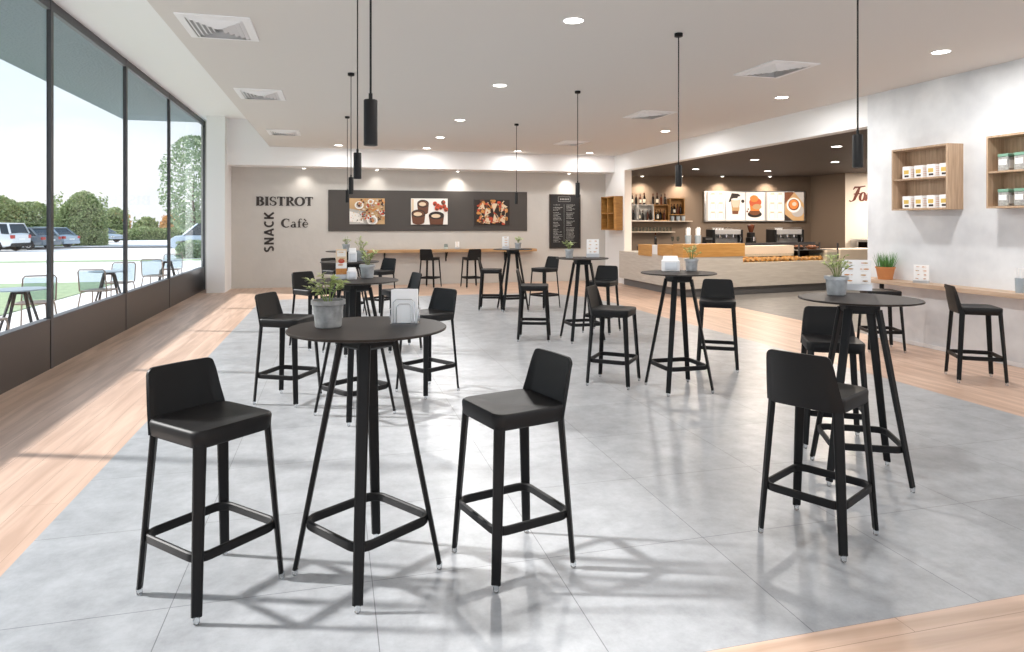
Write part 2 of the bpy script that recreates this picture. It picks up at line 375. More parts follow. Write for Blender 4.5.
# cars -------------------------------------------------------------
def car(label, loc, rz, col, name='car', L=4.5, W=1.85, H=1.5, suv=False):
    t = thing(name, label, 'car', loc, rz)
    m = mat('car_paint_%d' % len(MATS), col, .3, .2, coat=.6)
    hb, hh = (.38, .42) if suv else (.26, .3)
    belt = H * .62
    # stations: x, z_bottom, z_top(bonnet/belt), half width
    st = [(-L / 2, .45, belt * .9, W * .42), (-L / 2 + .12, .32, belt * 1.0, W * .47), (-L / 2 + .7, .28, belt * 1.02, W * .5), (-.4, .26, belt, W * .5), (.6, .26, belt * .97, W * .5),
          (L / 2 - 1.0, .28, belt * (.98 if suv else .9), W * .49), (L / 2 - .3, .3, belt * (.92 if suv else .78), W * .47), (L / 2, .38, belt * (.76 if suv else .62), W * .42)]
    b = MB(); rings = []
    for x, zb, zt, hw in st:
        rings.append([(x, -hw * .92, zb), (x, -hw, zb + .12), (x, -hw, (zb + zt) / 2), (x, -hw * .95, zt - .06), (x, -hw * .85, zt), (x, 0, zt + .03), (x, hw * .85, zt), (x, hw * .95, zt - .06), (x, hw, (zb + zt) / 2), (x, hw, zb + .12), (x, hw * .92, zb), (x, 0, zb)])
    b.loft(rings).build('body', m, t)
    g = MB(); rr = -L / 2 + (.12 if suv else .35)
    gs = [(rr, belt * .98, W * .43), (rr + (.25 if suv else .6), H - .05, W * .36), (-.2, H, W * .37), (.75 if suv else .45, H - .05, W * .36), (1.5 if suv else 1.35, belt * .97, W * .43)]
    rings = [[(x, -hw, z if z < belt + .05 else z), (x, hw, z)] for x, z, hw in gs]
    side = [(x, z) for x, z, _ in gs]
    n = len(gs); hwt = W * .36; hwb = W * .44
    vs = [(x, -(hwb if z < belt * 1.03 else hwt), z) for x, z in side] + [(x, (hwb if z < belt * 1.03 else hwt), z) for x, z in side]
    g.add(vs, [tuple(range(n)), tuple(reversed(range(n, 2 * n)))] + [(i + 1, i, n + i, n + i + 1) for i in range(n - 1)])
    g.build('windows', M['carglass'], t)
    MB().loft([[(gs[1][0] - .08, -hwt - .02, gs[1][1] - .03), (gs[1][0] - .08, hwt + .02, gs[1][1] - .03), (gs[1][0] - .08, hwt, gs[1][1] + .02), (gs[1][0] - .08, -hwt, gs[1][1] + .02)],
               [(-.2, -hwt - .02, H - .03), (-.2, hwt + .02, H - .03), (-.2, hwt, H + .03), (-.2, -hwt, H + .03)],
               [(.5, -hwt - .02, H - .07), (.5, hwt + .02, H - .07), (.5, hwt, H - .02), (.5, -hwt, H - .02)]]).build('roof', m, t)
    for sx in (-1, 1):
        for xa, xb in (((.02, gs[2][0] + .1)), (gs[0][0] + .55, gs[1][0] + .55)):
            MB().bar((xa, sx * (hwb + .005), belt), (xb - .0, sx * (hwt + .005), H - .03), .06, .03).build('pillar', m, t)
        MB().bar((gs[0][0], sx * hwb, belt), (gs[1][0], sx * hwt, H - .03), .12, .04).build('pillar', m, t)
        MB().bar((gs[4][0], sx * hwb, belt * .97), (gs[3][0], sx * hwt, H - .05), .07, .04).build('pillar', m, t)
    wr = .34 if not suv else .37
    for sx in (-L * .3, L * .31):
        for sy in (-1, 1):
            w_ = MB(); w_.lathe([(wr * .55, -.1), (wr * .9, -.11), (wr, -.06), (wr, .06), (wr * .9, .11), (wr * .55, .1)], 20).xf(Matrix.Translation((sx, sy * (W / 2 - .08), wr)) @ Matrix.Rotation(PI / 2, 4, 'X'))
            wo = w_.build('wheel', M['tyre'], t)
            r_ = MB(); r_.lathe([(wr * .52, .115), (wr * .6, .105), (wr * .6, .0)], 16, cap=False)
            MB().lathe([(.001, .03), (wr * .6, .03)], 16, cap=False).xf(Matrix.Translation((sx, sy * (W / 2 - .08), wr)) @ Matrix.Rotation(-sy * PI / 2, 4, 'X')).build('dark_backing', M['tyre'], wo)  # dark disc added behind the spokes to darken the open rim
            for k in range(5):
                a_ = k * 2 * PI / 5; r_.bar((0, 0, .12), (math.cos(a_) * wr * .58, math.sin(a_) * wr * .58, .115), .05, .02)
            r_.xf(Matrix.Translation((sx, sy * (W / 2 - .08), wr)) @ Matrix.Rotation(-sy * PI / 2, 4, 'X')); r_.build('rim', M['steel'], wo)
    for sy in (-1, 1):
        MB().box(-L / 2 - .01, -L / 2 + .14, sy * W * .38 - .14, sy * W * .38 + .14, belt * .72, belt * .92, bev=.03).build('tail_light', M['red'], t)
        MB().box(L / 2 - .2, L / 2 - .02, sy * W * .34 - .16, sy * W * .34 + .16, belt * .55, belt * .7, bev=.03).build('headlight', M['chrome'], t)
    MB().box(-L / 2 - .02, -L / 2 + .06, -.26, .26, belt * .62, belt * .74).build('number_plate', M['paper'], t)
    MB().box(-L / 2 - .03, -L / 2 + .3, -W * .44, W * .44, .28, .5, bev=.05).box(L / 2 - .25, L / 2 + .0, -W * .4, W * .4, .3, .45, bev=.05).build('bumper', M['tyre'] if suv else m, t)
    return t
G0 = -.1
car('white off-road style car parked at the left edge, rear towards the camera', (-20.5, 47.6, G0), R(168), (.82, .84, .86), L=4.6, H=1.72, suv=True, W=1.9)
car('dark grey car parked between the white and the light blue cars', (-19.6, 50.3, G0), R(163), (.14, .18, .22), L=4.3, H=1.42)
car('light blue saloon parked right of the dark grey car', (-19.5, 53.0, G0), R(163), (.38, .48, .58), L=4.6, H=1.42)
car('pale blue car with its nose showing past the big bush', (-20.2, 66.6, G0), R(-20), (.45, .53, .62), L=4.4, H=1.4)
car('light blue estate car seen through the rightmost pane', (-6.35, 40.9, G0), R(163), (.42, .52, .62), L=4.6, H=1.72, suv=True)

# terrace furniture ------------------------------------------------
def terrace_table():
    t = thing('terrace_table', '', 'table')
    MB().lathe([(.34, .735), (.36, .74), (.36, .748), (.355, .752)], 40).build('tabletop', M['lightblue'], t)
    MB().loft([rrect(-.09, .09, -.09, .09, .02, .68), rrect(-.1, .1, -.1, .1, .02, .735)]).build('hub', M['black_leg'], t)
    for k in range(4):
        a = PI / 4 + k * PI / 2; c, s = math.cos(a), math.sin(a)
        MB().bar((.11 * c, .11 * s, .7), (.34 * c, .34 * s, 0), .05, .028, w2=.035, d2=.024, ref=(-s, c, 0)).build('leg', M['black_leg'], t)
    return t
def terrace_chair():
    t = thing('terrace_chair', '', 'chair')
    # local: back at +Y
    r = .012
    b = MB()
    b.tube([(-.235, .24, .44), (-.235, .3, .8), (-.205, .31, .84), (.205, .31, .84), (.235, .3, .8), (.235, .24, .44)], r)
    b.build('back_frame', M['rod'], t)
    MB().loft([[(-.22, .245, .46), (.22, .245, .46), (.22, .25, .46), (-.22, .25, .46)], [(-.22, .303, .82), (.22, .303, .82), (.22, .308, .82), (-.22, .308, .82)]]).build('back_mesh', M['mesh'], t)
    MB().loft([rrect(-.235, .235, -.25, .26, .05, .43), rrect(-.235, .235, -.25, .26, .05, .45)]).build('seat', M['rod'], t)
    for sx in (-1, 1):
        for y0, y1 in ((-.2, -.28), (.2, .3)):
            MB().tube([(sx * .21, y0, .44), (sx * .225, y0 + (y1 - y0) * .2, .4), (sx * .26, y1, 0)], r).build('leg', M['rod'], t)
    return t
tt, tcn = terrace_table(), terrace_chair()
first = True
rows = [((-4.38, 11.25), 'terrace table nearest the camera outside the window'), ((-4.31, 15.0), 'middle one of the terrace tables outside the window'), ((-4.12, 19.0), 'farthest terrace table outside, against the car park')]
for i, ((x, y), lab) in enumerate(rows):
    o = tt if i == 0 else copy_tree(tt)
    o.location = (x, y, G0); o.rotation_euler.z = R(8); tag(o, 'round pale topped ' + lab, 'table', 'round terrace tables outside')
cl = ['beyond the nearest terrace table', 'before the nearest table, mostly hidden by the sill',
      'in front of the middle terrace table', 'beyond the middle terrace table',
      'in front of the farthest terrace table', 'beyond the farthest terrace table']
spots = [(-4.6, 12.3, 5), (-4.42, 10.15, 175), (-4.27, 14.3, 172), (-4.42, 16.0, -5), (-4.12, 17.9, 172), (-4.3, 20.2, 0)]
for i, (x, y, a) in enumerate(spots):
    o = tcn if i == 0 else copy_tree(tcn)
    o.location = (x, y, G0); o.rotation_euler.z = R(a); tag(o, 'bronze rod terrace chair with mesh back ' + cl[i], 'chair', 'terrace chairs outside')

# ------------------------------------------------------------------ bar stool
def smoothstep(x): x = max(0, min(1, x)); return x * x * (3 - 2 * x)
def make_stool():
    t = thing('bar_stool', '', 'stool')
    # seat: local +X is the back direction
    hw = .193; rings = []
    for z, i in ((.682, .012), (.690, .003), (.742, 0), (.751, .003), (.755, .010)):
        rings.append(rrect(-hw + i, hw - i, -hw + i, hw - i, .055 - i * .5, z, 6))
    b = MB(); b.loft(rings, cap=False)
    n = len(rings[0]); base = rings[-1]; fr = [base]
    for s_, dz in ((.8, -.001), (.55, -.008), (.3, -.013), (.1, -.015)):
        fr.append([(p[0] * s_, p[1] * s_, .755 + dz) for p in base])
    b.loft(fr, cap=False); b.add(fr[-1], [tuple(range(n))])
    b.add(rings[0], [tuple(reversed(range(n)))])
    b.build('seat', M['black'], t, angle=50)
    # backrest shell
    def path(v):   # v 0..1 height; returns list of (x,y)
        h2 = .196 - .034 * v; bx = .190 + .048 * v + .004 * math.sin(PI * v); pts = []
        for k in range(25):
            u = -1 + 2 * k / 24; u = math.sin(u * PI / 2); cur = .012 * (1 - u * u) - .030 * (1 - v) * max(0, abs(u) - .8) / .2 * abs(u)
            pts.append((bx - .004 + cur, u * h2))
        return pts
    Z0, Z1, NV = .690, .962, 8; outer = []; inner = []
    for j in range(NV + 1):
        v = j / NV; P = path(v); m_ = len(P); ro = []; ri = []
        for i, (x, y) in enumerate(P):
            u = i / (m_ - 1); edge = min(u, 1 - u)
            de = (x_ := abs(abs(y) - (.196 - .034 * v))); z = Z0 + (Z1 - Z0) * v - ((.032 - math.sqrt(max(0, .032 ** 2 - (.032 - de) ** 2))) * v ** 8 if de < .032 else 0)
            a0, a1 = P[max(i - 1, 0)], P[min(i + 1, m_ - 1)]; tx, ty = a1[0] - a0[0], a1[1] - a0[1]; l = math.hypot(tx, ty)
            nx, ny = ty / l, -tx / l
            ro.append((x, y, z)); ri.append((x - nx * .013, y - ny * .013, z))
        outer.append(ro); inner.append(ri)
    rings = [list(ro) + list(reversed(ri)) for ro, ri in zip(outer, inner)]
    MB().loft(rings, cap=False).add(rings[-1], [(i, i + 1, 2 * m_ - 2 - i, 2 * m_ - 1 - i) for i in range(m_ - 1)]).add(rings[0], [(i + 1, i, 2 * m_ - 1 - i, 2 * m_ - 2 - i) for i in range(m_ - 1)]).build('backrest', M['black'], t, angle=50)
    for sx in (-1, 1):
        for sy in (-1, 1):
            ref = (-sy / 1.414, sx / 1.414, 0)
            top = (sx * .164, sy * .164, .70); bot = (sx * .205, sy * .205, .03)
            lg = MB().bar(top, bot, .052, .025, w2=.042, d2=.019, ref=ref).build('leg', M['black_leg'], t)
            MB().lathe([(.009, 0), (.013, .004), (.014, .03), (.012, .034)], 10, c=(sx * .206, sy * .206, 0)).build('foot_cap', M['acrylic'], lg)
    k = .164 + (.205 - .164) * (.45 / .67) + .006
    MB().ring_bar(rrect(-k, k, -k, k, .06, .25, 6), .018, .04).build('footrest', M['black_leg'], t)
    return t
stool = make_stool()
G1 = 'black bar stools around the tall round tables'
G2 = 'black bar stools at the back wall counter'
G3 = 'black bar stools at the right wall shelf'
stools = [(-.52, 3.22, 133, 'large black bar stool left of the nearest table, in the left front', G1), (.82, 3.11, 16, 'black bar stool right of the nearest table, centre front', G1),
          (2.41, 2.97, -152, 'black bar stool turned away in the right front, its back to the camera', G1), (3.52, 4.19, 59, 'black bar stool tucked behind the right front table, under the plant pot', G1),
          (-.40, 6.43, 151, 'black bar stool left of the second table, behind the big concrete plant pot', G1), (.86, 6.43, 34, 'black bar stool right of the second table, behind the napkin holder', G1),
          (4.10, 6.66, 58, 'black bar stool right of the table facing the bar counter', G1), (2.70, 6.28, 140, 'black bar stool left of the table with white napkin dispenser in mid room', G1),
          (-.26, 9.11, 128, 'black bar stool left of the third table in the window row', G1), (.81, 8.68, 15, 'black bar stool right of the third table in the window row', G1),
          (.04, 12.65, 128, 'black bar stool left of the rearmost table in the window row', G1), (.80, 12.3, 40, 'black bar stool right of the rearmost table in the window row', G1),
          (2.66, 8.92, 160, 'black bar stool left of the third table in the middle row, seen side on', G1), (3.80, 9.28, 45, 'black bar stool behind the third middle row table, under the wooden wall cubes', G1),
          (2.80, 12.15, 163, 'black bar stool left of the rearmost middle row table', G1), (3.84, 12.2, 25, 'black bar stool right of the rearmost middle row table, before the chalkboard', G1),
          (2.30, 16.72, -125, 'first black bar stool along the back wall counter, below the cups picture', G2), (3.30, 16.5, -80, 'second black bar stool along the back wall counter, nearer the chalkboard', G2),
          (6.33, 5.48, 148, 'black bar stool at the right wall shelf, fully in view', G3), (6.68, 7.09, 157, 'black bar stool at the shelf, hidden behind the right front table legs', G3)]
for i, (x, y, a, lab, g) in enumerate(stools):
    o = stool if i == 0 else copy_tree(stool)
    o.location = (x, y, 0); o.rotation_euler.z = R(a); tag(o, lab, 'stool', g)

# ------------------------------------------------------------------ tall tables
def make_table():
    t = thing('bar_table', '', 'table')
    MB().lathe([(.346, 1.111), (.358, 1.114), (.359, 1.121), (.355, 1.124)], 72).build('tabletop', M['top'], t)
    h = .098
    MB().loft([rrect(-h + .012, h - .012, -h + .012, h - .012, .02, 1.034), rrect(-h, h, -h, h, .025, 1.045), rrect(-h - .004, h + .004, -h - .004, h + .004, .025, 1.111)]).build('hub', M['black'], t)
    for k in range(4):
        a = PI / 4 + k * PI / 2; c, s = math.cos(a), math.sin(a)
        lg = MB().bar((.122 * c, .122 * s, 1.06), (.325 * c, .325 * s, .03), .056, .027, w2=.044, d2=.019, ref=(-s, c, 0)).build('leg', M['black_leg'], t)
        MB().lathe([(.009, 0), (.013, .004), (.014, .03), (.012, .034)], 10, c=(.326 * c, .326 * s, 0)).build('foot_cap', M['acrylic'], lg)
    k = (.118 + .207 * (.835 / 1.045)) / 1.4142 + .007
    MB().ring_bar(rrect(-k, k, -k, k, .07, .24, 6), .018, .042).build('footrest', M['black_leg'], t)
    return t
table = make_table()
T = {'T1': (.15, 3.17, 35), 'T2': (.17, 5.8, 35), 'T3': (.19, 8.62, 35), 'T8': (.22, 11.85, 35), 'T5': (3.22, 3.59, 63), 'T4': (3.21, 5.9, 0), 'T6': (3.28, 8.7, 0), 'T7': (3.17, 12.0, 0)}
tl = {'T1': 'tall round black bar table nearest the camera, with concrete pot and napkins', 'T2': 'second tall round table in the window row, with a standing menu card', 'T3': 'third tall round table in the window row',
      'T8': 'rearmost tall round table in the window row', 'T5': 'tall round black bar table in the right front with menu stand', 'T4': 'tall round table facing the bar counter with napkin dispenser',
      'T6': 'tall round table in front of the chalkboard', 'T7': 'rearmost tall round table of the middle row, near the back counter'}
for i, (k, (x, y, a)) in enumerate(T.items()):
    o = table if i == 0 else copy_tree(table)
    o.location = (x, y, 0); o.rotation_euler.z = R(a); tag(o, tl[k], 'table', 'tall round bar tables')

# ------------------------------------------------------------------ table top things
def plant(label, x, y, z, pot_m, rt=.074, rb=.055, h=.125, leaves=60, ls=.03, spread=.1, rise=.17, m='leaf', group='potted plants on the bar tables', seed=1):
    rnd = random.Random(seed)
    t = thing('potted_plant', label, 'plant', (x, y, z), 0, group)
    MB().lathe([(rb, 0), (rb + .004, .005), (rt - .006, h - .022), (rt + .003, h - .02), (rt + .003, h), (rt - .006, h), (rt - .01, h - .02), (rb, .02)], 32, cap=False).lathe([(.001, 0), (rb, 0)], 32, cap=False).build('pot', M[pot_m], t, angle=25)
    MB().lathe([(.001, h - .02), (rt - .009, h - .018)], 24, cap=False).build('soil', M['soil'], t)
    st = MB(); lf = MB()
    for k in range(9):
        a = k * 2 * PI / 9 + rnd.uniform(-.3, .3); sp = spread * rnd.uniform(.2, 1.05); hh = rise * rnd.uniform(.55, 1.0) * (1.2 - .45 * sp / spread)
        p0 = Vector((.01 * math.cos(a), .01 * math.sin(a), h - .02)); p2 = Vector((sp * math.cos(a), sp * math.sin(a), h + hh)); p1 = Vector((p2.x * .35, p2.y * .35, h + hh * .7))
        pts = [p0.lerp(p1, q / 3).lerp(p1.lerp(p2, q / 3), q / 3) for q in range(4)]
        st.tube(pts, .0022, 5)
        for q in range(leaves // 9):
            f = rnd.uniform(.45, 1); p = p0.lerp(p1, f).lerp(p1.lerp(p2, f), f)
            d = Vector((math.cos(a) * .5 + rnd.gauss(0, .8), math.sin(a) * .5 + rnd.gauss(0, .8), rnd.uniform(-.1, .8))).normalized()
            sd = d.cross(Vector((rnd.gauss(0, .3), rnd.gauss(0, .3), 1))).normalized(); up = sd.cross(d)
            s_ = ls * rnd.uniform(.7, 1.3); w_ = s_ * .24
            lf.add([p, p + d * s_ * .5 + sd * w_ + up * w_ * .3, p + d * s_ * 1.15 - up * s_ * .1, p + d * s_ * .5 - sd * w_ + up * w_ * .3, p + d * s_ * .5], [(0, 1, 4), (1, 2, 4), (2, 3, 4), (3, 0, 4)])
    st.build('stems', M['stem'], t); lf.build('leaves', M[m], t)
    return t
ZT = 1.124
plant('leafy pale green plant in a concrete pot on the nearest table', -.025, 3.21, ZT, 'cpot', leaves=170, ls=.027, spread=.105, rise=.13, seed=3)
plant('green plant in a grey pot beside the menu card, second window row table', .28, 6.0, ZT, 'galv', rt=.066, rb=.048, h=.115, leaves=80, ls=.038, spread=.09, rise=.14, m='leaf', seed=5)
plant('grey potted plant behind napkins on the third window row table', .33, 8.7, ZT, 'galv', rt=.07, rb=.05, h=.13, leaves=60, ls=.035, seed=6)
plant('tiny potted plant on the rearmost window row table', .2, 11.75, ZT, 'galv', rt=.065, rb=.05, h=.12, leaves=50, ls=.04, spread=.08, rise=.12, seed=7)
plant('small sprouting plant in a galvanised pot beside the white napkin dispenser', 3.44, 6.06, ZT, 'galv', rt=.066, rb=.05, h=.12, leaves=110, ls=.028, spread=.1, rise=.14, m='leaf', seed=8)
plant('pale leaved plant in a galvanised pot on the right front table', 3.21, 3.78, ZT, 'galv', rt=.072, rb=.053, h=.125, leaves=150, ls=.03, spread=.12, rise=.14, seed=12)
plant('small potted plant on the table before the chalkboard', 3.1, 8.72, ZT, 'galv', rt=.06, rb=.045, h=.12, leaves=54, ls=.038, spread=.11, rise=.12, seed=10)
plant('little potted plant on the rearmost middle row table', 3.27, 12.0, ZT, 'galv', rt=.06, rb=.046, h=.115, leaves=50, ls=.04, spread=.08, rise=.12, seed=11)

def napkin_holder(label, x, y, z, rz):
    t = thing('napkin_holder', label, 'napkin holder', (x, y, z), R(rz))
    n = MB()
    for k in range(7): n.box(-.062 + k * .0012, .062 - .0004 * k, -.022 + k * .0065, -.022 + k * .0065 + .0045, .006, .162 - .003 * (k % 3))
    n.build('napkins', M['paper'], t)
    w_ = MB(); r = .0016
    for y_, hh, ww in ((-.034, .118, .05), (-.03, .096, .036)):
        w_.tube([(-ww, y_, 0.003), (-ww, y_, hh - .014), (-ww + .014, y_, hh), (ww - .014, y_, hh), (ww, y_, hh - .014), (ww, y_, .003)], r, 6)
    w_.tube([(-.062, .034, 0.003), (-.062, .034, .08), (.062, .034, .08), (.062, .034, .003)], r, 6)
    for sx in (-1, 1): w_.tube([(sx * .064, -.036, .003), (sx * .064, .036, .003), (sx * .067, .036, .07), (sx * .067, -.036, .07), (sx * .064, -.036, .003)], r, 6)
    w_.box(-.064, .064, -.036, .036, 0, .004)
    w_.build('wire_frame', M['chrome'], t)
    return t
napkin_holder('white paper napkins in a chrome wire holder on the nearest table', .325, 3.23, ZT, -14)

def napkin_box(label, x, y, z, rz, w=.085, h=.15, d=.05):
    t = thing('napkin_dispenser', label, 'napkin dispenser', (x, y, z), R(rz))
    MB().box(-w, w, -d, d, 0, h * .72, bev=.008).build('body', mat('white_plastic', (.82, .82, .83), .35), t)
    MB().loft([rrect(-w * .86, w * .86, -d * .7, d * .7, .01, h * .72), rrect(-w * .8, w * .8, -d * .5, d * .5, .01, h)]).build('napkins', M['paper'], t)
    MB().box(-w * .7, w * .7, -d - .003, -d, h * .1, h * .6).build('front_plate', M['steel'], t)
    return t
napkin_box('white napkin dispenser on the table facing the bar', 3.22, 6.08, ZT, -20)
napkin_box('white napkin dispenser beside the plant on the third window row table', .22, 8.5, ZT, 0, w=.05, h=.17, d=.035)

def print_mb(w, z0, z1, y, shapes, rnd=None):
    """coloured print areas: list of (mi, kind, ...)"""
    b = MB(); lay = 0
    for s_ in shapes:
        lay += 1; yy = y - .0006 * lay
        if s_[1] == 'r': _, _, x0, x1, a, c = s_; b.add([(x0, yy, a), (x1, yy, a), (x1, yy, c), (x0, yy, c)], [(0, 1, 2, 3)], s_[0])
        elif s_[1] == 'e':
            _, _, cx, cz, rx, rz = s_; n = 20; b.add([(cx + rx * math.cos(2 * PI * i / n), yy, cz + rz * math.sin(2 * PI * i / n)) for i in range(n)], [tuple(range(n))], s_[0])
        elif s_[1] == 'p': b.add([(x, yy, z) for x, z in s_[2]], [tuple(range(len(s_[2])))], s_[0])
    return b
def flat(name, c): return mat('print_' + name, c, .55)
PW, PO, PB, PD, PR, PG, PC, PT = flat('white', (.85, .83, .79)), flat('orange', (.62, .27, .07)), flat('brown', (.13, .045, .02)), flat('dark', (.025, .015, .012)), flat('red', (.52, .07, .03)), flat('grey', (.5, .49, .47)), flat('cream', (.75, .6, .42)), flat('tan', (.55, .36, .18))
PM = [PW, PO, PB, PD, PR, PG, PC, PT]
def menu_stand(label, x, y, z, rz, w, h, base=.045, warm=False, seed=1):
    rnd = random.Random(seed)
    t = thing('menu_stand', label, 'menu stand', (x, y, z), R(rz))
    MB().box(-w / 2 - .004, w / 2 + .004, -.03, .03, 0, base, bev=.003).build('metal_base', M['steel'], t)
    c = MB().box(-w / 2, w / 2, -.004, .004, base, h).build('menu_card', M['paper'], t)
    sh = [] if w > .1 else [(6, 'r', -w / 2, w / 2, base + .1, h), (0, 'r', -w * .4, w * .4, h * .75, h * .95), (4, 'e', 0, h * .6, w * .3, .02), (1, 'r', -w / 2, w / 2, base, base + .05)]
    rows_ = 4
    for k in range(rows_):
        zz = base + (h - base) * (k + .5) / rows_
        for j in range(2 if w > .12 else 1):
            xx = (-w * .25 + w * .5 * j) if w > .12 else 0
            sh.append((rnd.choice((1, 7, 6)), 'e', xx + rnd.uniform(-.1, .1) * w, zz, w * (.10 if w > .12 else .26), h * .022))
            sh.append((rnd.choice((1, 2, 4)), 'e', xx + rnd.uniform(-.1, .1) * w, zz, w * .045, h * .012))
            sh.append((5, 'r', xx - w * .1, xx + w * .12, zz - h * .075, zz - h * .07))
    print_mb(w, 0, 0, -.0045, sh).build('print', PM, c)
    return t
menu_stand('white menu card in a metal base on the right front table', 3.58, 4.02, ZT, -32, .185, .215)
menu_stand('tall narrow menu card with food pictures on the second window row table', .06, 5.93, ZT, 5, .09, .255, base=.04, seed=4)
o = napkin_box('low steel box beside the narrow menu card on the second window row table', .145, 5.88, ZT, 5, w=.04, h=.10, d=.03)
menu_stand('white card stand on the table before the chalkboard', 3.48, 8.82, ZT, -12, .17, .25, base=.05, seed=6)
menu_stand('white card stand on the rearmost middle row table', 3.02, 11.95, ZT, 0, .12, .23, base=.05, seed=7)

# ------------------------------------------------------------------ back wall: lettering, panel, pictures, chalkboard, counter
def stroke(b, pts, wd, x0=0, z0=0, s=1, y=0, th=.012, slant=0):
    """pts: [(x,z)] or [(x,z,w)] in em; thick polyline extruded toward -Y"""
    P = [Vector((p[0] + slant * p[1], 0, p[1])) for p in pts]; W = [p[2] if len(p) > 2 else wd for p in pts]
    n = len(P); L = []; Rr = []
    for i, p in enumerate(P):
        t = (P[min(i + 1, n - 1)] - P[max(i - 1, 0)]).normalized(); nn = Vector((-t.z, 0, t.x))
        L.append(p + nn * W[i] / 2); Rr.append(p - nn * W[i] / 2)
    def q(v, yy): return (x0 + v.x * s, yy, z0 + v.z * s)
    vs = [q(v, y - th) for v in L] + [q(v, y - th) for v in Rr] + [q(v, y) for v in L] + [q(v, y) for v in Rr]
    fs = []
    for i in range(n - 1): fs += [(i, i + 1, n + i + 1, n + i), (2 * n + i, 2 * n + i + 1, i + 1, i), (3 * n + i + 1, 3 * n + i, n + i, n + i + 1)]
    fs += [(0, n, 3 * n, 2 * n), (n - 1, 3 * n - 1, 4 * n - 1, 2 * n - 1)]
    b.add(vs, fs)
def arc(cx, cz, rx, rz, a0, a1, n=14, w=None, wf=None):
    out = []
    for i in range(n + 1):
        a = R(a0 + (a1 - a0) * i / n); p = (cx + rx * math.cos(a), cz + rz * math.sin(a))
        out.append(p + ((wf(a),) if wf else ((w,) if w else ())))
    return out
TK, TN = .19, .075
th_ = lambda a: TN + (TK - TN) * abs(math.cos(a))
def serif(x, z, w=.24): return ([(x - w / 2, z), (x + w / 2, z)], .05)
GL = {
 'B': (.66, [([(.17, 0), (.17, 1)], TK), ([(.02, .025), (.3, .025)], .05), ([(.02, .975), (.3, .975)], .05), (arc(.3, .75, .22, .225, 90, -90, wf=th_), 0), (arc(.3, .27, .27, .245, 90, -90, wf=th_), 0)]),
 'I': (.36, [([(.18, 0), (.18, 1)], TK), serif(.18, .025, .32), serif(.18, .975, .32)]),
 'S': (.56, [(arc(.28, .74, .2, .235, 35, 250, wf=lambda a: .06 + .07 * max(0, -math.cos(a))) + [(.3, .5, .15)] + arc(.28, .26, .21, .235, 65, -150, wf=lambda a: .06 + .08 * max(0, math.cos(a))), 0), ([(.45, .7), (.46, .97)], .05), ([(.07, .03), (.06, .32)], .05)]),
 'T': (.66, [([(.33, 0), (.33, 1)], TK), serif(.33, .025, .32), ([(.03, .965), (.63, .965)], .07), ([(.04, .98), (.05, .75)], .05), ([(.62, .98), (.61, .75)], .05)]),
 'R': (.7, [([(.17, 0), (.17, 1)], TK), serif(.17, .025, .3), ([(.02, .975), (.3, .975)], .05), (arc(.3, .74, .23, .235, 90, -90, wf=th_), 0), ([(.33, .5, .12), (.62, .03, .15)], .14), ([(.54, .025), (.72, .025)], .05)]),
 'O': (.8, [(arc(.4, .5, .33, .475, 0, 360, 28, wf=th_), 0)]),
 'C': (.72, [(arc(.4, .5, .33, .475, 50, 310, 22, wf=lambda a: TN + (TK - TN) * max(0, -math.cos(a))), 0), ([(.62, .68), (.63, .97)], .05)]),
 'a': (.52, [([(.36, .0), (.36, .45)], .12), (arc(.24, .48, .13, .15, 0, 150, 8, w=.07), 0), (arc(.22, .17, .15, .15, 20, 340, 14, wf=lambda a: .05 + .07 * abs(math.cos(a))), 0), ([(.36, .03), (.48, .04)], .06)]),
 'f': (.4, [([(.16, .02), (.16, .78)], .12), (arc(.29, .78, .13, .2, 180, 40, 8, w=.07), 0), ([(.03, .62), (.35, .62)], .06), serif(.17, .025, .28)]),
 'e': (.52, [(arc(.26, .32, .2, .31, 0, 320, 20, wf=lambda a: .05 + .08 * max(0, -math.cos(a))), 0), ([(.08, .34), (.45, .34)], .055), ([(.13, .98), (.3, .76)], .1)]),
}
SN = {
 'S': (.6, [(arc(.3, .73, .2, .2, 40, 250, w=.16) + [(.32, .5, .16)] + arc(.3, .27, .2, .2, 70, -140, w=.16), 0)]),
 'N': (.74, [([(.13, 0), (.13, 1)], .16), ([(.61, 0), (.61, 1)], .16), ([(.13, .95), (.61, .05)], .17)]),
 'A': (.74, [([(.06, 0), (.37, 1)], .16), ([(.68, 0), (.37, 1)], .16), ([(.18, .28), (.56, .28)], .13)]),
 'C': (.68, [(arc(.4, .5, .3, .42, 55, 305, 18, w=.16), 0)]),
 'K': (.7, [([(.13, 0), (.13, 1)], .16), ([(.15, .42), (.62, 1)], .17), ([(.26, .55), (.66, 0)], .17)]),
}
def write(name, label, word, table_, x, z, s, gap=.06, vertical=False, m='letters', y=YB, widen=1.0):
    """one thing per word, one part per letter; x,z lower left in wall coordinates"""
    t = thing(name, label, 'lettering', (x, y, z)); cur = 0
    for ch in word:
        wd, strokes = table_[ch]; b = MB()
        strokes = [([(q[0], q[1]) + ((q[2] * 1.2,) if len(q) > 2 else ()) for q in pts], w_ * 1.2) for pts, w_ in strokes]
        for pts, w_ in strokes:
            if vertical:   # rotated 90 degrees counter-clockwise
                n0 = len(b.v); stroke(b, pts, w_, 0, 0, s); 
                for i in range(n0, len(b.v)):
                    vx, vy, vz = b.v[i]; b.v[i] = (-vz, vy, vx * widen + cur * s)
            else: 
                n0 = len(b.v); stroke(b, pts, w_, 0, 0, s)
                for i in range(n0, len(b.v)): vx, vy, vz = b.v[i]; b.v[i] = (vx * widen + cur * s, vy, vz)
        b.build('letter', M[m], t)
        cur += wd * widen + gap
    return cur * s
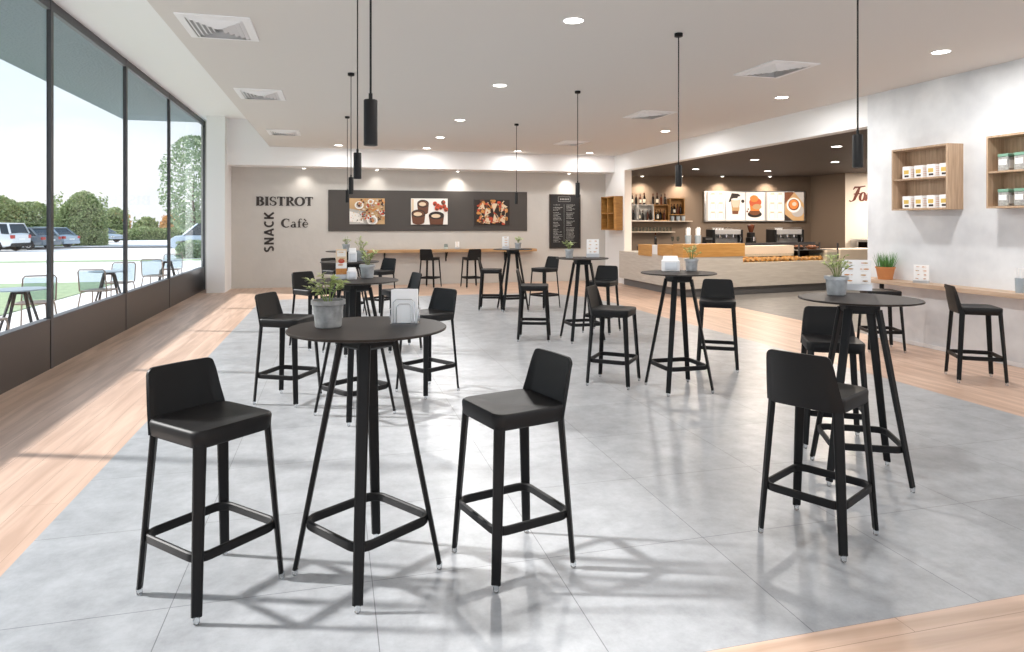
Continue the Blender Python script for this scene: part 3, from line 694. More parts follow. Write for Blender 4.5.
write('wall_lettering', 'dark serif lettering BISTROT on the beige back wall', 'BISTROT', GL, -1.86, 2.03, .22, widen=1.33, gap=.05)
write('wall_lettering', 'dark serif lettering Cafè on the beige back wall', 'Cafe', GL, -1.26, 1.49, .215, widen=1.32, gap=.05)
write('wall_lettering', 'dark vertical lettering SNACK on the beige back wall', 'SNACK', SN, -1.44, .88, .225, vertical=True, widen=1.13, gap=.12)

tag(MB().box(-.14, 5.07, YB - .03, YB, 1.39, 2.44).build('wall_panel', M['charcoal']), 'long charcoal panel behind the food pictures on the back wall', 'wall panel')
def picture(label, x0, x1, z0, z1, shapes, rounded=False, y=YB - .03):
    t = thing('wall_picture', label, 'picture', ((x0 + x1) / 2, y, z0)); w_ = (x1 - x0) / 2; h = z1 - z0
    MB().box(-w_, w_, -.025, 0, 0, h).build('board', PD, t)
    print_mb(1, 0, 1, -.0255, shapes(w_, h)).build('print', PM, t)
def pic1(w, h):
    rnd = random.Random(2); s_ = [(7, 'r', -w, w, 0, h), (5, 'p', [(-w, 0), (w * .1, 0), (-w * .1, h * .5), (-w, h * .6)]), (0, 'p', [(-w, h * .1), (-w * .2, h * .05), (-w * .3, h * .38), (-w, h * .5)])]
    for k in range(110): s_.append((rnd.choice((3, 2, 6, 7, 5, 4, 0, 1, 2)), 'e', rnd.uniform(-.35, .97) * w, rnd.uniform(.15, .98) * h, w * rnd.uniform(.02, .08), h * rnd.uniform(.015, .05)))
    for k in range(25): s_.append((rnd.choice((5, 6, 3)), 'e', rnd.uniform(-.97, -.1) * w, rnd.uniform(.05, .6) * h, w * rnd.uniform(.02, .05), h * rnd.uniform(.01, .03)))
    for cx, cz, r in ((-.5, .78, .3), (.3, .13, .36), (.96, .42, .2), (.2, .93, .2)):
        s_ += [(0, 'e', cx * w * .93, cz * h * .9 + .03 * h, r * w * .85, r * h * .5), (5, 'e', cx * w * .93, cz * h * .9 + .03 * h, r * w * .6, r * h * .36), (2 if cx < 0 else 1, 'e', cx * w * .93, cz * h * .9 + .03 * h, r * w * .35, r * h * .24)]
    for k in range(6): s_.append((4, 'e', rnd.uniform(-.4, .4) * w, rnd.uniform(.2, .5) * h, w * .05, h * .04))
    for cx, cz in ((-.45, .78), (.3, .17), (.85, .45)):
        for k in range(9): s_.append((rnd.choice((3, 2, 4, 7)), 'e', (cx + rnd.uniform(-.14, .14)) * w, (cz + rnd.uniform(-.07, .07)) * h, w * .045, h * .035))
    return clampsh(s_, w, h)
def clampsh(s_, w, h):
    out = []
    for q in s_:
        if q[1] == 'e':
            n = 18; out.append((q[0], 'p', [(max(-w, min(w, q[2] + q[4] * math.cos(2 * PI * i / n))), max(0, min(h, q[3] + q[5] * math.sin(2 * PI * i / n)))) for i in range(n)]))
        else: out.append(q)
    return out
def pic2(w, h):
    s_ = [(0, 'r', -w, w, 0, h), (6, 'r', -w * .97, -w * .85, h * .3, h * .97)]
    for cx, cz, r, c in ((-.35, .8, .32, 2), (-.6, .42, .38, 2), (.38, .35, .42, 3)):
        s_ += [(2, 'p', [(w * (cx - r), h * cz), (w * (cx - r * .85), h * (cz - .34)), (w * (cx + r * .85), h * (cz - .34)), (w * (cx + r), h * cz)]), (2, 'e', w * cx, h * (cz - .33), w * r * .85, h * .09), (3, 'e', w * cx, h * cz, w * r, h * .15), (c, 'e', w * cx, h * cz, w * r * .85, h * .11), (6, 'e', w * (cx - .03), h * (cz - .02), w * r * .6, h * .075)]
    for k, (a, b_) in enumerate(((.3, .8), (.45, .72), (.6, .66), (.8, .7), (.9, .58), (.4, .62), (.75, .85))): s_ += [(4 if k != 6 else 2, 'e', a * w, b_ * h, w * .12, h * .09), (2, 'e', a * w, b_ * h - .03 * h, w * .07, h * .05), (4, 'e', (a + .04) * w, b_ * h + .03 * h, w * .04, h * .04)]
    return clampsh(s_, w, h)
def pic3(w, h):
    rnd = random.Random(5); s_ = [(3, 'r', -w, w, 0, h)]
    for k in range(60):
        zz = rnd.choice((rnd.uniform(.04, .34), rnd.uniform(.46, .97))); s_.append((rnd.choice((4, 1, 4, 1, 2)), 'e', rnd.uniform(-.8, .85) * w, zz * h, w * rnd.uniform(.06, .14), h * rnd.uniform(.04, .09)))
    for cx, cz, a in ((-.6, .72, 200), (-.3, .52, 230), (.1, .76, 265), (.62, .72, 240), (-.3, .15, 80), (.15, .2, 100), (.62, .2, 60)):
        pts = [(cx + .26 * math.cos(R(a)), cz + .27 * math.sin(R(a))), (cx + .22 * math.cos(R(a + 125)), cz + .17 * math.sin(R(a + 125))), (cx + .22 * math.cos(R(a + 235)), cz + .17 * math.sin(R(a + 235)))]
        s_.append((6, 'p', [(max(-1, min(1, x)) * w, max(0.02, min(.98, z)) * h) for x, z in pts]))
    for k in range(90): s_.append((rnd.choice((1, 4, 7, 6, 3)), 'e', rnd.uniform(-.75, .8) * w, rnd.uniform(.06, .94) * h, w * rnd.uniform(.02, .05), h * rnd.uniform(.015, .035)))
    return clampsh(s_, w, h)
picture('picture of breakfast plates on a wooden table, left one on the charcoal panel', .38, 1.26, 1.57, 2.23, pic1)
picture('picture of dark cups and berries, middle one on the charcoal panel', 1.93, 2.89, 1.56, 2.24, pic2)
picture('picture of red and cream toasts on black, right one on the charcoal panel', 3.61, 4.57, 1.55, 2.22, pic3)

t = thing('chalkboard_menu', 'tall black chalkboard menu on the beige wall near the corner', 'chalkboard', (6.16, YB, .92))
MB().box(-.43, .43, -.02, 0, 0, 1.45).build('board', M['chalkboard'], t)
fr = MB(); 
for x0, x1, z0, z1 in ((-.45, -.42, 0, 1.45), (.42, .45, 0, 1.45), (-.45, .45, -.02, .012), (-.45, .45, 1.438, 1.47)): fr.box(x0, x1, -.035, 0, z0, z1)
fr.build('frame', mat('dark_wood_frame', (.03, .02, .015), .5), t)
ck = MB(); rnd = random.Random(9)
for x0, x1, z in ((-.2, .15, 1.40), (-.2, .15, 1.27)): ck.box(x0, x1, -.023, -.02, z, z + .006)
for x_ in (-.2, .145): ck.box(x_, x_ + .006, -.023, -.02, 1.27, 1.40)
for k in range(6): ck.box(-.14 + k * .045, -.115 + k * .045, -.023, -.02, 1.315, 1.355)
for col in (-.34, .04):
    z = 1.17
    while z > .12:
        L_ = rnd.uniform(.12, .26); x = col
        while x < col + L_:
            ww = rnd.uniform(.015, .035); ck.box(x, x + ww, -.023, -.02, z, z + rnd.uniform(.008, .018)); x += ww + .008
        z -= rnd.choice((.035, .04, .04, .07))
ck.box(-.03, -.026, -.023, -.02, .15, 1.2)
ck.build('chalk_writing', M['chalk'], t)

t = thing('wall_counter', 'long narrow wooden counter along the beige back wall', 'counter', (2.85, YB, .845))
MB().box(-2.4, 2.4, -.36, 0, 0, .07).build('worktop', M['oak'], t)
for x in (-1.6, 0, 1.6): MB().bar((x, -.28, 0), (x, -.01, -.2), .03, .03).box(x - .015, x + .015, -.03, 0, -.25, 0).build('bracket', M['black_leg'], t)
t = thing('glass_jar', 'clear glass jar on the back wall counter', 'jar', (2.82, 17.5, .915))
MB().lathe([(.05, 0), (.055, .01), (.055, .1), (.045, .12), (.047, .14), (.043, .14), (.04, .12), (.05, .1), (.05, .012)], 20, cap=False).build('jar_body', M['cglass'], t); MB().lathe([(.001, .004), (.048, .006), (.048, .05), (.001, .055)], 16, cap=False).build('contents', M['paper'], t)
menu_stand('small white card holder on the back wall counter', 3.12, 17.5, .915, 0, .11, .2, base=.05, seed=9)

# ------------------------------------------------------------------ pier cubes with bottles
def bottle(label, group, loc, h=.3, m='bottle', lab=True, rz=0, proto={}):
    key = (m, lab)
    if key not in proto:
        t = thing('wine_bottle', label, 'bottle', loc, rz, group)
        MB().lathe([(.034, 0), (.037, .008), (.037, .17), (.03, .2), (.014, .225), (.0135, .285), (.016, .288), (.016, .3), (.001, .3)], 14, cap=False).build('glass_body', M[m], t)
        MB().lathe([(.0155, .24), (.0165, .26), (.0165, .301), (.001, .302)], 12, cap=False).build('capsule', M['bottle2'] if m == 'bottle' else M['bottle'], t)
        if lab: MB().lathe([(.0378, .05), (.0378, .14)], 14, cap=False).build('paper_label', M['label'], t)
        proto[key] = t
    else:
        t = copy_tree(proto[key]); t.location = loc; tag(t, label, 'bottle', group)
    t.rotation_euler.z = rz; t.scale = (1, 1, h / .3)
    return t
t = thing('wall_cube_shelf', 'golden wooden cube shelf of four compartments on the white pier', 'shelf', (XW, 16.95, 1.41))
f = MB(); d = .25
for y in (-.43, 0, .43): f.box(-d, 0, y - .015, y + .015, 0, .9)
f.box(-d, 0, -.43, .43, 0, .03).box(-d, 0, -.43, .43, .435, .465).box(-d, 0, -.43, .43, .87, .9)
f.build('carcass', M['orange_wood'], t); MB().box(-.012, -.002, -.43, .43, 0, .9).build('back_board', M['darkin'], t)
for y, z, lab in ((16.75, 1.44, False), (16.65, 1.44, False), (17.2, 1.44, False), (17.12, 1.875, False), (16.72, 1.875, True)):
    bottle('wine bottle in the golden cube shelf on the white pier', 'bottles in the pier cube shelf', (XW - .12, y, z), .3, lab=lab)

# ------------------------------------------------------------------ bar
bd = Vector((13.27 - 7.4, 17.29 - 18.65, 0)).normalized(); bn = Vector((bd.y, -bd.x, 0)); BA = math.atan2(bd.y, bd.x); B0 = Vector((8.48, 18.4, 0))
def on_bar(s_, off, z=0): p = B0 + bd * s_ + bn * off; return (p.x, p.y, z)
# light box menu (local x along wall, -y to room)
t = thing('menu_light_box', 'long lit menu board with coffee pictures above the bar machines', 'menu board', on_bar(3.64, 0, 1.66), BA)
t.scale = (.965, 1, 1)
MB().box(-1.56, 1.56, -.1, 0, -.02, .88).build('housing', M['steel'], t)
def em(name, c, s_=.6): return mat('lit_' + name, tuple(.15 * q for q in c), .5, emit=c, estr=s_)
EM = [em('white', (1, .85, .72)), em('orange', (.75, .2, .04), .7), em('brown', (.2, .06, .02), .6), em('dark', (.03, .015, .01), .4), em('red', (.6, .1, .03), .6), em('grey', (.6, .5, .42), .5), em('cream', (.78, .56, .38)), em('tan', (.5, .28, .12), .7)]
edges = [-1.52, -.91, -.29, .31, .91, 1.52]
rnd = random.Random(4)
for k in range(5):
    x0, x1 = edges[k] + .01, edges[k + 1] - .01; cx = (x0 + x1) / 2; w_ = (x1 - x0) / 2
    sh = [(0, 'r', x0, x1, .01, .85)]
    if k in (0, 3):
        sh.append((5, 'r', x0, x0 + .06, .01, .85))
        for r_ in range(3):
            for q in range(2):
                bx = x0 + .12 + q * .24; bz = .08 + r_ * .27
                sh += [(6, 'r', bx, bx + .18, bz, bz + .16), (0, 'r', bx + .01, bx + .17, bz, bz + .15), (1, 'r', bx + .03, bx + .15, bz + .17, bz + .19)]
    elif k == 1:
        sh += [(3, 'p', [(cx - .22, .55), (cx - .12, .82), (cx + .1, .8), (cx + .06, .68), (cx - .05, .6)]), (2, 'p', [(cx - .1, .2), (cx + .08, .2), (cx + .14, .62), (cx - .14, .62)]), (6, 'p', [(cx - .09, .38), (cx + .09, .38), (cx + .14, .64), (cx - .14, .64)]), (7, 'p', [(cx - .11, .3), (cx + .11, .3), (cx + .12, .4), (cx - .12, .4)]), (0, 'e', cx, .64, .13, .03), (3, 'e', cx + .22, .58, .05, .05), (3, 'e', cx + .1, .75, .04, .03)]
    elif k == 2:
        sh += [(3, 'e', cx - .02, .2, .22, .1), (2, 'e', cx - .02, .26, .17, .09), (1, 'p', [(cx - .15, .3), (cx + .12, .3), (cx + .16, .58), (cx - .19, .58)]), (4, 'e', cx, .55, .19, .14), (1, 'e', cx - .04, .66, .13, .1), (7, 'e', cx + .05, .42, .14, .08), (3, 'e', cx - .22, .35, .03, .02), (2, 'e', cx - .25, .28, .03, .03)]
    else:
        sh += [(7, 'r', x0, x1, .01, .85), (2, 'p', [(x0, .85), (x0 + .3, .85), (x0, .5)]), (3, 'p', [(x0, .01), (x0 + .25, .01), (x0, .2)]), (5, 'p', [(cx + .0, .85), (x1, .85), (x1, .5)]), (5, 'e', cx + .1, .3, .2, .18), (0, 'e', cx - .02, .47, .22, .22), (2, 'e', cx - .02, .48, .17, .17), (1, 'e', cx - .02, .49, .14, .14), (6, 'e', cx, .5, .07, .06)]
    print_mb(1, 0, 1, -.102, sh).build('lit_panel', EM, t)
# bottle cubes + shelves
t = thing('bottle_cube_shelf', 'white and wooden cubes holding bottles on the bar back wall', 'shelf', on_bar(.42, 0, 1.665), BA)
def cube_frame(b, x0, x1, z0, z1, d=.3, th=.02, mi=0):
    b.box(x0, x0 + th, -d, 0, z0, z1, mi).box(x1 - th, x1, -d, 0, z0, z1, mi).box(x0, x1, -d, 0, z0, z0 + th, mi).box(x0, x1, -d, 0, z1 - th, z1, mi).box(x0, x1, -.015, -.002, z0, z1, mi)
b = MB(); cube_frame(b, -.88, -.30, .0, .47); cube_frame(b, -.28, .17, .0, .47); b.build('white_cube', mat('white_board', (.7, .68, .65), .5), t)
b = MB(); cube_frame(b, .18, .62, .0, .47); b.build('wooden_cube', M['orange_wood'], t)
b = MB(); cube_frame(b, .64, 1.08, .17, .66); b.build('golden_cube', M['orange_wood'], t)
t = thing('wall_shelf', 'upper pale wall shelf below the bottle cubes', 'shelf', on_bar(.3, 0, 1.64), BA); MB().box(-.95, 1.42, -.32, 0, 0, .025).build('shelf_board', M['cream'], t)
t = thing('wall_shelf', 'lower pale wall shelf carrying a row of glasses', 'shelf', on_bar(.3, 0, 1.325), BA); MB().box(-.95, .92, -.3, 0, 0, .025).build('shelf_board', M['cream'], t)
for k, s_ in enumerate((-.35, -.2, -.02, .1, .22, .34, .47, .6, .72, .84, .95)):
    if k == 6: continue
    bottle('wine bottle standing on top of the bar cubes', 'bottles on top of the bar cubes', on_bar(s_, .16, 2.136), .3 * (1 + .08 * (k % 3)), m=('bottle', 'bottle2')[k % 5 == 4], lab=k in (2, 4, 5, 8))
for k, s_ in enumerate((-.2, -.08, .02, .2, .3, .44, .52, .66, .74, .82, .93)):
    bottle('wine bottle inside the lower bar cubes', 'bottles inside the lower bar cubes', on_bar(s_, .15, 1.686), .29 * (1 + .07 * (k % 2)), m=('bottle', 'bottle2')[k in (5, 10)], lab=k in (3, 8))
for k, s_ in enumerate((1.14, 1.23, 1.33, 1.42)):
    bottle('wine bottle inside the tall golden bar cube', 'bottles inside the golden bar cube', on_bar(s_, .15, 1.857), .3, m=('bottle', 'bottle2')[k == 2], lab=k == 1)
def tumbler(proto=[]):
    if not proto:
        t = thing('drinking_glass', '', 'glass'); MB().lathe([(.028, 0), (.034, .13), (.031, .13), (.026, .01), (.001, .01)], 12, cap=False).build('glass_body', M['cglass'], t); proto.append(t); return t
    return copy_tree(proto[0])
for k in range(15):
    g = tumbler(); g.location = on_bar(-.28 + k * .1, .15, 1.35); tag(g, 'clear drinking glass on the lower bar shelf', 'glass', 'glasses on the lower bar shelf')
for k in range(3):
    t = thing('metal_tumbler', 'grey metal cup under the golden cube on the upper bar shelf', 'cup', on_bar(1.17 + k * .16, .17, 1.665), 0, 'metal cups under the golden cube')
    MB().lathe([(.045, 0), (.055, .13), (.05, .13), (.042, .01), (.001, .01)], 14, cap=False).build('cup_body', M['tin'], t)
# counter
A_, B_ = Vector((7.2, 13.04, 0)), Vector((11.3, 13.66, 0)); cd = (B_ - A_).normalized(); cn = Vector((cd.y, -cd.x, 0)); CA = math.atan2(cd.y, cd.x)
def on_cnt(s_, off, z=0): p = A_ + cd * s_ - cn * off; return (p.x, p.y, z)   # off goes inwards, behind the counter front
def P2(s_, off): p = on_cnt(s_, off); return (p[0], p[1])
t = thing('bar_counter', 'long L-shaped limed wood bar counter with raised golden blocks', 'counter', (7.2, 13.04, 0))
inv = Matrix.Translation((-7.2, -13.04, 0))
MB().poly([(7.2, 13.04), P2(1.63, 0), P2(1.63, .75), (7.95, 13.95), (7.95, 16.38), (7.2, 16.38)], .18, .875).poly([P2(1.63, 0), P2(6.3, 0), P2(6.3, .75), P2(1.63, .75)], .18, .70).xf(inv).build('counter_body', M['counter'], t)
MB().poly([(7.3, 13.15), P2(6.3, .1), P2(6.3, .7), (7.9, 13.95), (7.9, 16.3), (7.3, 16.3)], 0, .18).xf(inv).build('toe_kick', M['kick'], t)
MB().poly([(7.2, 13.04), P2(1.68, -.01), P2(1.68, .3), (7.5, 13.4), (7.5, 13.45), (7.19, 13.45)], .86, 1.145).xf(inv).build('golden_block', M['orange_block'], t)
MB().box(7.18, 7.45, 13.46, 14.18, .86, 1.11).xf(inv).build('golden_block', M['orange_block'], t)
MB().box(7.18, 7.45, 14.5, 15.2, .82, 1.08).xf(inv).build('golden_block', M['orange_block'], t)
MB().box(7.2, 7.44, 14.19, 14.49, .875, 1.09).xf(inv).build('white_insert', M['whitew'], t)
MB().poly([P2(1.69, .25), P2(3.4, .25), P2(3.4, .75), P2(1.69, .75)], .83, 1.07).xf(inv).build('cream_upstand', M['cream'], t)
MB().poly([P2(1.66, .0), P2(4.6, 0), P2(4.6, .6), P2(1.66, .6)], .70, .715).xf(inv).build('display_ledge', M['cream'], t)
MB().poly([P2(3.4, .12), P2(4.6, .12), P2(4.6, .6), P2(3.4, .6)], .95, .965).xf(inv).build('glass_shelf', M['steel'], t)
MB().poly([P2(4.25, .05), P2(4.6, .05), P2(4.6, .6), P2(4.25, .6)], .715, .95).xf(inv).build('cream_end_box', M['cream'], t)
b = MB(); 
for s_, off in ((3.42, .12), (4.6, .06), (4.6, .6)): p = on_cnt(s_, off); b.box(p[0] - .015, p[0] + .015, p[1] - .015, p[1] + .015, .7, 1.12)
b.poly([P2(1.7, .72), P2(4.6, .72), P2(4.6, .75), P2(1.7, .75)], 1.07, 1.13)
b.xf(inv).build('case_frame', M['frame'], t)
MB().poly([P2(1.7, .03), P2(4.6, .03), P2(4.6, .036), P2(1.7, .036)], .715, .9).xf(inv).build('case_glass', M['cglass'], t)
MB().poly([P2(1.7, .6), P2(4.6, .6), P2(4.6, .74), P2(1.7, .74)], .70, 1.07).xf(inv).build('case_back', M['darkin'], t)
MB().poly([P2(4.62, .0), P2(6.3, 0), P2(6.3, .75), P2(4.62, .75)], .70, .96).xf(inv).build('cream_section', M['cream'], t)

def croissant(proto=[]):
    if not proto:
        t = thing('croissant', '', 'pastry'); rings = []
        for i in range(9):
            f_ = i / 8; a = R(20 + 140 * f_); r = .012 + .03 * math.sin(PI * f_) * (1 + .1 * (i % 2)); c = Vector((.075 * math.cos(a), .05 * math.sin(a) - .03, r * .9)); tt_ = Vector((-math.sin(a), math.cos(a) * .66, 0)).normalized(); nx = Vector((tt_.y, -tt_.x, 0))
            rings.append([tuple(c + nx * r * math.cos(2 * PI * k / 8) + Vector((0, 0, r * .9 * math.sin(2 * PI * k / 8)))) for k in range(8)])
        MB().loft(rings).build('pastry_body', M['crust'], t); proto.append(t); return t
    return copy_tree(proto[0])
rnd = random.Random(3)
k = 0
for row in range(2):
    for j in range(17):
        g = croissant(); s_ = 1.8 + j * .145 + rnd.uniform(-.02, .02)
        g.location = on_cnt(s_, .12 + row * .11, .715); g.rotation_euler.z = rnd.uniform(-.6, .6) + CA; g.scale = [rnd.uniform(1.25, 1.5)] * 3
        tag(g, 'golden croissant in the pastry display of the bar counter', 'pastry', 'croissants in the bar display')
for s_, lab in ((3.63, 'left'), (4.05, 'right')):
    t = thing('bread_basket', 'dark round basket of buns on the upper display shelf, %s one of two' % lab, 'basket', on_cnt(s_, .32, .965))
    MB().lathe([(.09, 0), (.15, .07), (.14, .07), (.085, .01), (.001, .01)], 20, cap=False).build('basket_bowl', M['darkin'] if lab == 'left' else M['crust2'], t)
    for q in range(5):
        a = q * 2 * PI / 5; bb = MB().lathe([(.001, -.03), (.03, -.025), (.045, 0), (.03, .028), (.001, .034)], 12, cap=False, c=(.06 * math.cos(a), .06 * math.sin(a), .07)); bb.build('bun', M['crust2'], t)

# back bar unit
t = thing('back_bar_unit', 'dark back counter along the brown wall carrying the coffee machines', 'cabinet', (8.3, 16.5, 0))
pts = [(8.0, 16.6), (12.9, 15.9), (13.0, 16.5), (8.1, 17.2)]
MB().poly([(x - 8.3, y - 16.5) for x, y in pts], 0, .96).build('cabinet_body', M['darkin'], t)
MB().poly([(x - 8.3 + (.03 if i in (1, 2) else -.03), y - 16.5 - (.04 if i in (0, 1) else 0)) for i, (x, y) in enumerate(pts)], .96, 1.0).build('worktop', M['kick'], t)
def espresso(label, x, y, rz, top=True):
    t = thing('espresso_machine', label, 'coffee machine', (x, y, 1.0), R(rz))
    MB().box(-.42, .42, -.22, .26, .28, .42, bev=.03).box(-.42, .42, .0, .26, .06, .28).build('housing', mat('grey_enamel', (.42, .42, .43), .3, .3, coat=.4), t)
    MB().box(-.43, -.37, -.25, .27, .02, .42, bev=.02).build('side_panel', M['black'], t); MB().box(.37, .43, -.25, .27, .02, .42, bev=.02).build('side_panel', M['black'], t)
    MB().box(-.36, .36, -.25, .05, .02, .07, bev=.01).build('drip_tray', M['chrome'], t)
    for sx in (-.2, .0, .2):
        g = MB().lathe([(.001, .2), (.035, .2), (.035, .28), (.001, .28)], 14, c=(sx, -.13, 0)).build('group_head', M['chrome'], t)
        MB().tube([(sx, -.13, .205), (sx, -.3, .19)], .012, 8).build('portafilter', M['black'], g)
    MB().tube([(-.33, -.2, .3), (-.35, -.27, .2), (-.34, -.26, .1)], .006, 6).build('steam_wand', M['chrome'], t); MB().tube([(.33, -.2, .3), (.35, -.27, .2), (.34, -.26, .1)], .006, 6).build('steam_wand', M['chrome'], t)
    MB().tube([(-.4, -.2, .46), (.4, -.2, .46), (.4, .24, .46), (-.4, .24, .46)], .007, 6, closed=True).build('cup_rail', M['chrome'], t)
    for sx in (-1, 1):
        for sy in (-.2, .22): MB().lathe([(.02, 0), (.02, .03)], 10, c=(sx * .36, sy, 0)).build('foot', M['black'], t)
    return t
espresso('chrome coffee machine left of the grinder behind the golden block', 10.45, 16.62, -8)
espresso('chrome coffee machine right of the grinder behind the pastry display', 12.2, 16.37, -8)
for k in range(8):
    t = thing('coffee_cup', 'white cup on top of a coffee machine', 'cup', (10.1 + k * .09 if k < 4 else 11.7 + k * .06, (16.6 if k < 4 else 16.42) - .0 * k, 1.42), 0, 'cups on the coffee machines')
    MB().lathe([(.02, 0), (.036, .05), (.032, .05), (.018, .008), (.001, .008)], 12, cap=False).build('cup_body', M['paper'], t)
t = thing('coffee_grinder', 'black coffee grinder with hopper between the two machines', 'grinder', (11.2, 16.5, 1.0))
MB().box(-.09, .09, -.13, .13, 0, .2, bev=.02).box(-.07, .07, -.1, .1, .2, .34, bev=.02).build('body', M['black'], t)
MB().lathe([(.05, .34), (.1, .5), (.1, .54), (.04, .56)], 18).build('hopper', M['bottle2'], t); MB().lathe([(.045, .1), (.045, .22)], 12, c=(0, -.15, 0)).build('dosing_chamber', M['chrome'], t)
for k, (x, y, lab) in enumerate(((9.15, 16.3, 'left'), (9.42, 16.26, 'right'))):
    t = thing('straw_holder', 'blue-grey tin of straws behind the bar, %s one of two' % lab, 'straw holder', (x, y, 1.0))
    MB().lathe([(.07, 0), (.085, .27), (.08, .27), (.065, .01), (.001, .01)], 16, cap=False).build('tin', M['tin'], t)
    s_ = MB()
    for q in range(14): a = q * 2.4; r = .05 * math.sqrt(q / 14); s_.tube([(r * math.cos(a), r * math.sin(a), .02), (r * 1.4 * math.cos(a), r * 1.4 * math.sin(a), .45 + .02 * (q % 3))], .007, 5)
    s_.build('straws', M['paper'], t)
for k, (x, lab) in enumerate(((8.72, 'left'), (8.88, 'right'))):
    t = thing('wine_glass', 'stemmed wine glass behind the bar, %s one of a pair' % lab, 'glass', (x, 16.35, 1.0))
    MB().lathe([(.035, 0), (.004, .01), (.004, .1), (.03, .13), (.042, .18), (.035, .24), (.033, .24), (.039, .18), (.028, .135), (.001, .11)], 16, cap=False).build('glass_body', M['cglass'], t)
bottle('dark bottle standing behind the left end of the bar', 'bottle behind the bar end', (8.45, 16.8, 1.0), .33, lab=False)
t = thing('coffee_tin', 'small black box left of the first coffee machine', 'box', (9.78, 16.4, 1.0)); MB().box(-.1, .1, -.1, .1, 0, .22, bev=.02).build('box_body', M['black'], t); MB().box(-.1, .1, -.102, -.1, .15, .19).build('front_band', M['steel'], t)

# script lettering on the sign wall and the drinks fridge below
sd = Vector((16.2 - 13.66, 14.3 - 15.75, 0)).normalized(); SA = math.atan2(sd.y, sd.x)
t = thing('wall_lettering', 'brown slanted script lettering For on the cream bar wall', 'lettering', (13.66 + sd.x * .1, 15.75 + sd.y * .1, 2.2), SA)
F_ = {'F': [([(.2, .0, .05), (.3, .1, .11), (.42, .62, .16), (.5, .98, .09)], 0), ([(.12, .82, .05), (.2, .98, .1), (.5, .99, .08), (.86, 1.06, .05)], 0), ([(.2, .5, .05), (.42, .53, .08), (.7, .52, .05)], 0), ([(.0, .06, .08), (.1, -.02, .06), (.22, .02, .05)], 0)],
      'o': [(arc(.0, .32, .15, .29, 0, 360, 18, wf=lambda a: .05 + .08 * abs(math.cos(a))), 0)],
      'r': [([(.0, .02, .1), (.08, .55, .11)], 0), ([(.08, .4, .05), (.2, .58, .08), (.3, .52, .1)], 0)],
      't': [([(.0, .02, .1), (.12, .85, .1)], 0), ([(-.05, .6, .05), (.25, .62, .05)], 0)]}
for ch, x in (('F', 0), ('o', .80), ('r', 1.05)):
    b = MB()
    for pts, w_ in F_[ch]: stroke(b, [(q[0], q[1], (q[2] if len(q) > 2 else w_) * 1.35) for q in pts], w_, x * .39, 0, .39, slant=.18)
    b.build('letter', mat('letter_red_brown', (.13, .03, .015), .5), t)
t = thing('drinks_fridge', 'low chiller cabinet under the script lettering beside the bar', 'fridge', (13.66 + sd.x * .75, 15.75 + sd.y * .75, 0), SA)
f = MB(); f.box(-.62, .62, -.75, -.02, 0, .42).box(-.62, .62, -.75, -.02, 1.1, 1.16).box(-.62, -.58, -.75, -.02, .42, 1.1).box(.58, .62, -.75, -.02, .42, 1.1).box(-.62, .62, -.06, -.02, .42, 1.1)
f.build('fridge_body', M['steel'], t)
MB().box(-.58, .58, -.7, -.06, .78, .8).build('shelf_board', M['paper'], t); MB().box(-.58, .58, -.07, -.062, .42, 1.1).build('inner_back', M['darkin'], t)
for z in (.43, .8):
    b = MB()
    for k in range(6): b.box(-.52 + k * .18, -.38 + k * .18, -.6, -.35, z, z + .09, bev=.02)
    b.build('boxed_sweets', M['crust'] if z < .6 else M['crust2'], t)

# ------------------------------------------------------------------ right wall
def box_unit(label, y0, y1, z0, z1):
    t = thing('wall_shelf_box', label, 'shelf', (XW, (y0 + y1) / 2, z0)); hy = (y1 - y0) / 2; h = z1 - z0; d = .24; th = .022
    f = MB().box(-d, 0, -hy, -hy + th, 0, h).box(-d, 0, hy - th, hy, 0, h).box(-d, 0, -hy + th, hy - th, 0, th).box(-d, 0, -hy + th, hy - th, h - th, h)
    f.build('carcass', M['oakz'], t); MB().box(-.012, -.001, -hy + th, hy - th, th, h - th).build('back_board', M['oakz'], t)
    MB().box(-d + .005, -.012, -hy + th, hy - th, h * .5 - .012, h * .5 + .008).build('shelf_board', M['oakz'], t)
    return t
box_unit('pale oak two-shelf wall box with cream coffee packs', 6.53, 7.37, 1.765, 2.56)
box_unit('pale oak two-shelf wall box at the right edge with green-lidded jars', 5.2, 6.03, 1.765, 2.575)
yel = mat('label_yellow', (.72, .5, .12), .6); drk = mat('label_dark', (.04, .03, .03), .6); grn = mat('lid_green', (.2, .38, .28), .5); pinkm = mat('label_pink', (.7, .45, .35), .6)
packp = None
for r_, z in enumerate((1.787, 2.171)):
    for k in range(4):
        y = 6.63 + k * .185
        if packp is None:
            t = thing('coffee_pack', '', 'pack'); MB().box(-.055, .055, -.058, .058, 0, .16, bev=.008).build('carton', M['paper'], t)
            MB().box(-.0565, -.055, -.045, .03, .06, .11).build('yellow_label', yel, t); MB().box(-.0565, -.055, -.045, .02, .02, .045).build('dark_label', drk, t)
            b = MB()
            for q in range(5): b.box(-.03, .03, -.0595, -.058, .03 + q * .022, .038 + q * .022)
            b.build('small_print', pinkm, t); packp = t
        else: t = copy_tree(packp)
        t.location = (XW - .14, y, z); tag(t, 'cream coffee pack with yellow label, %s shelf of the left oak wall box' % ('lower', 'upper')[r_], 'pack', 'coffee packs on the %s shelf' % ('lower', 'upper')[r_])
jarp = None
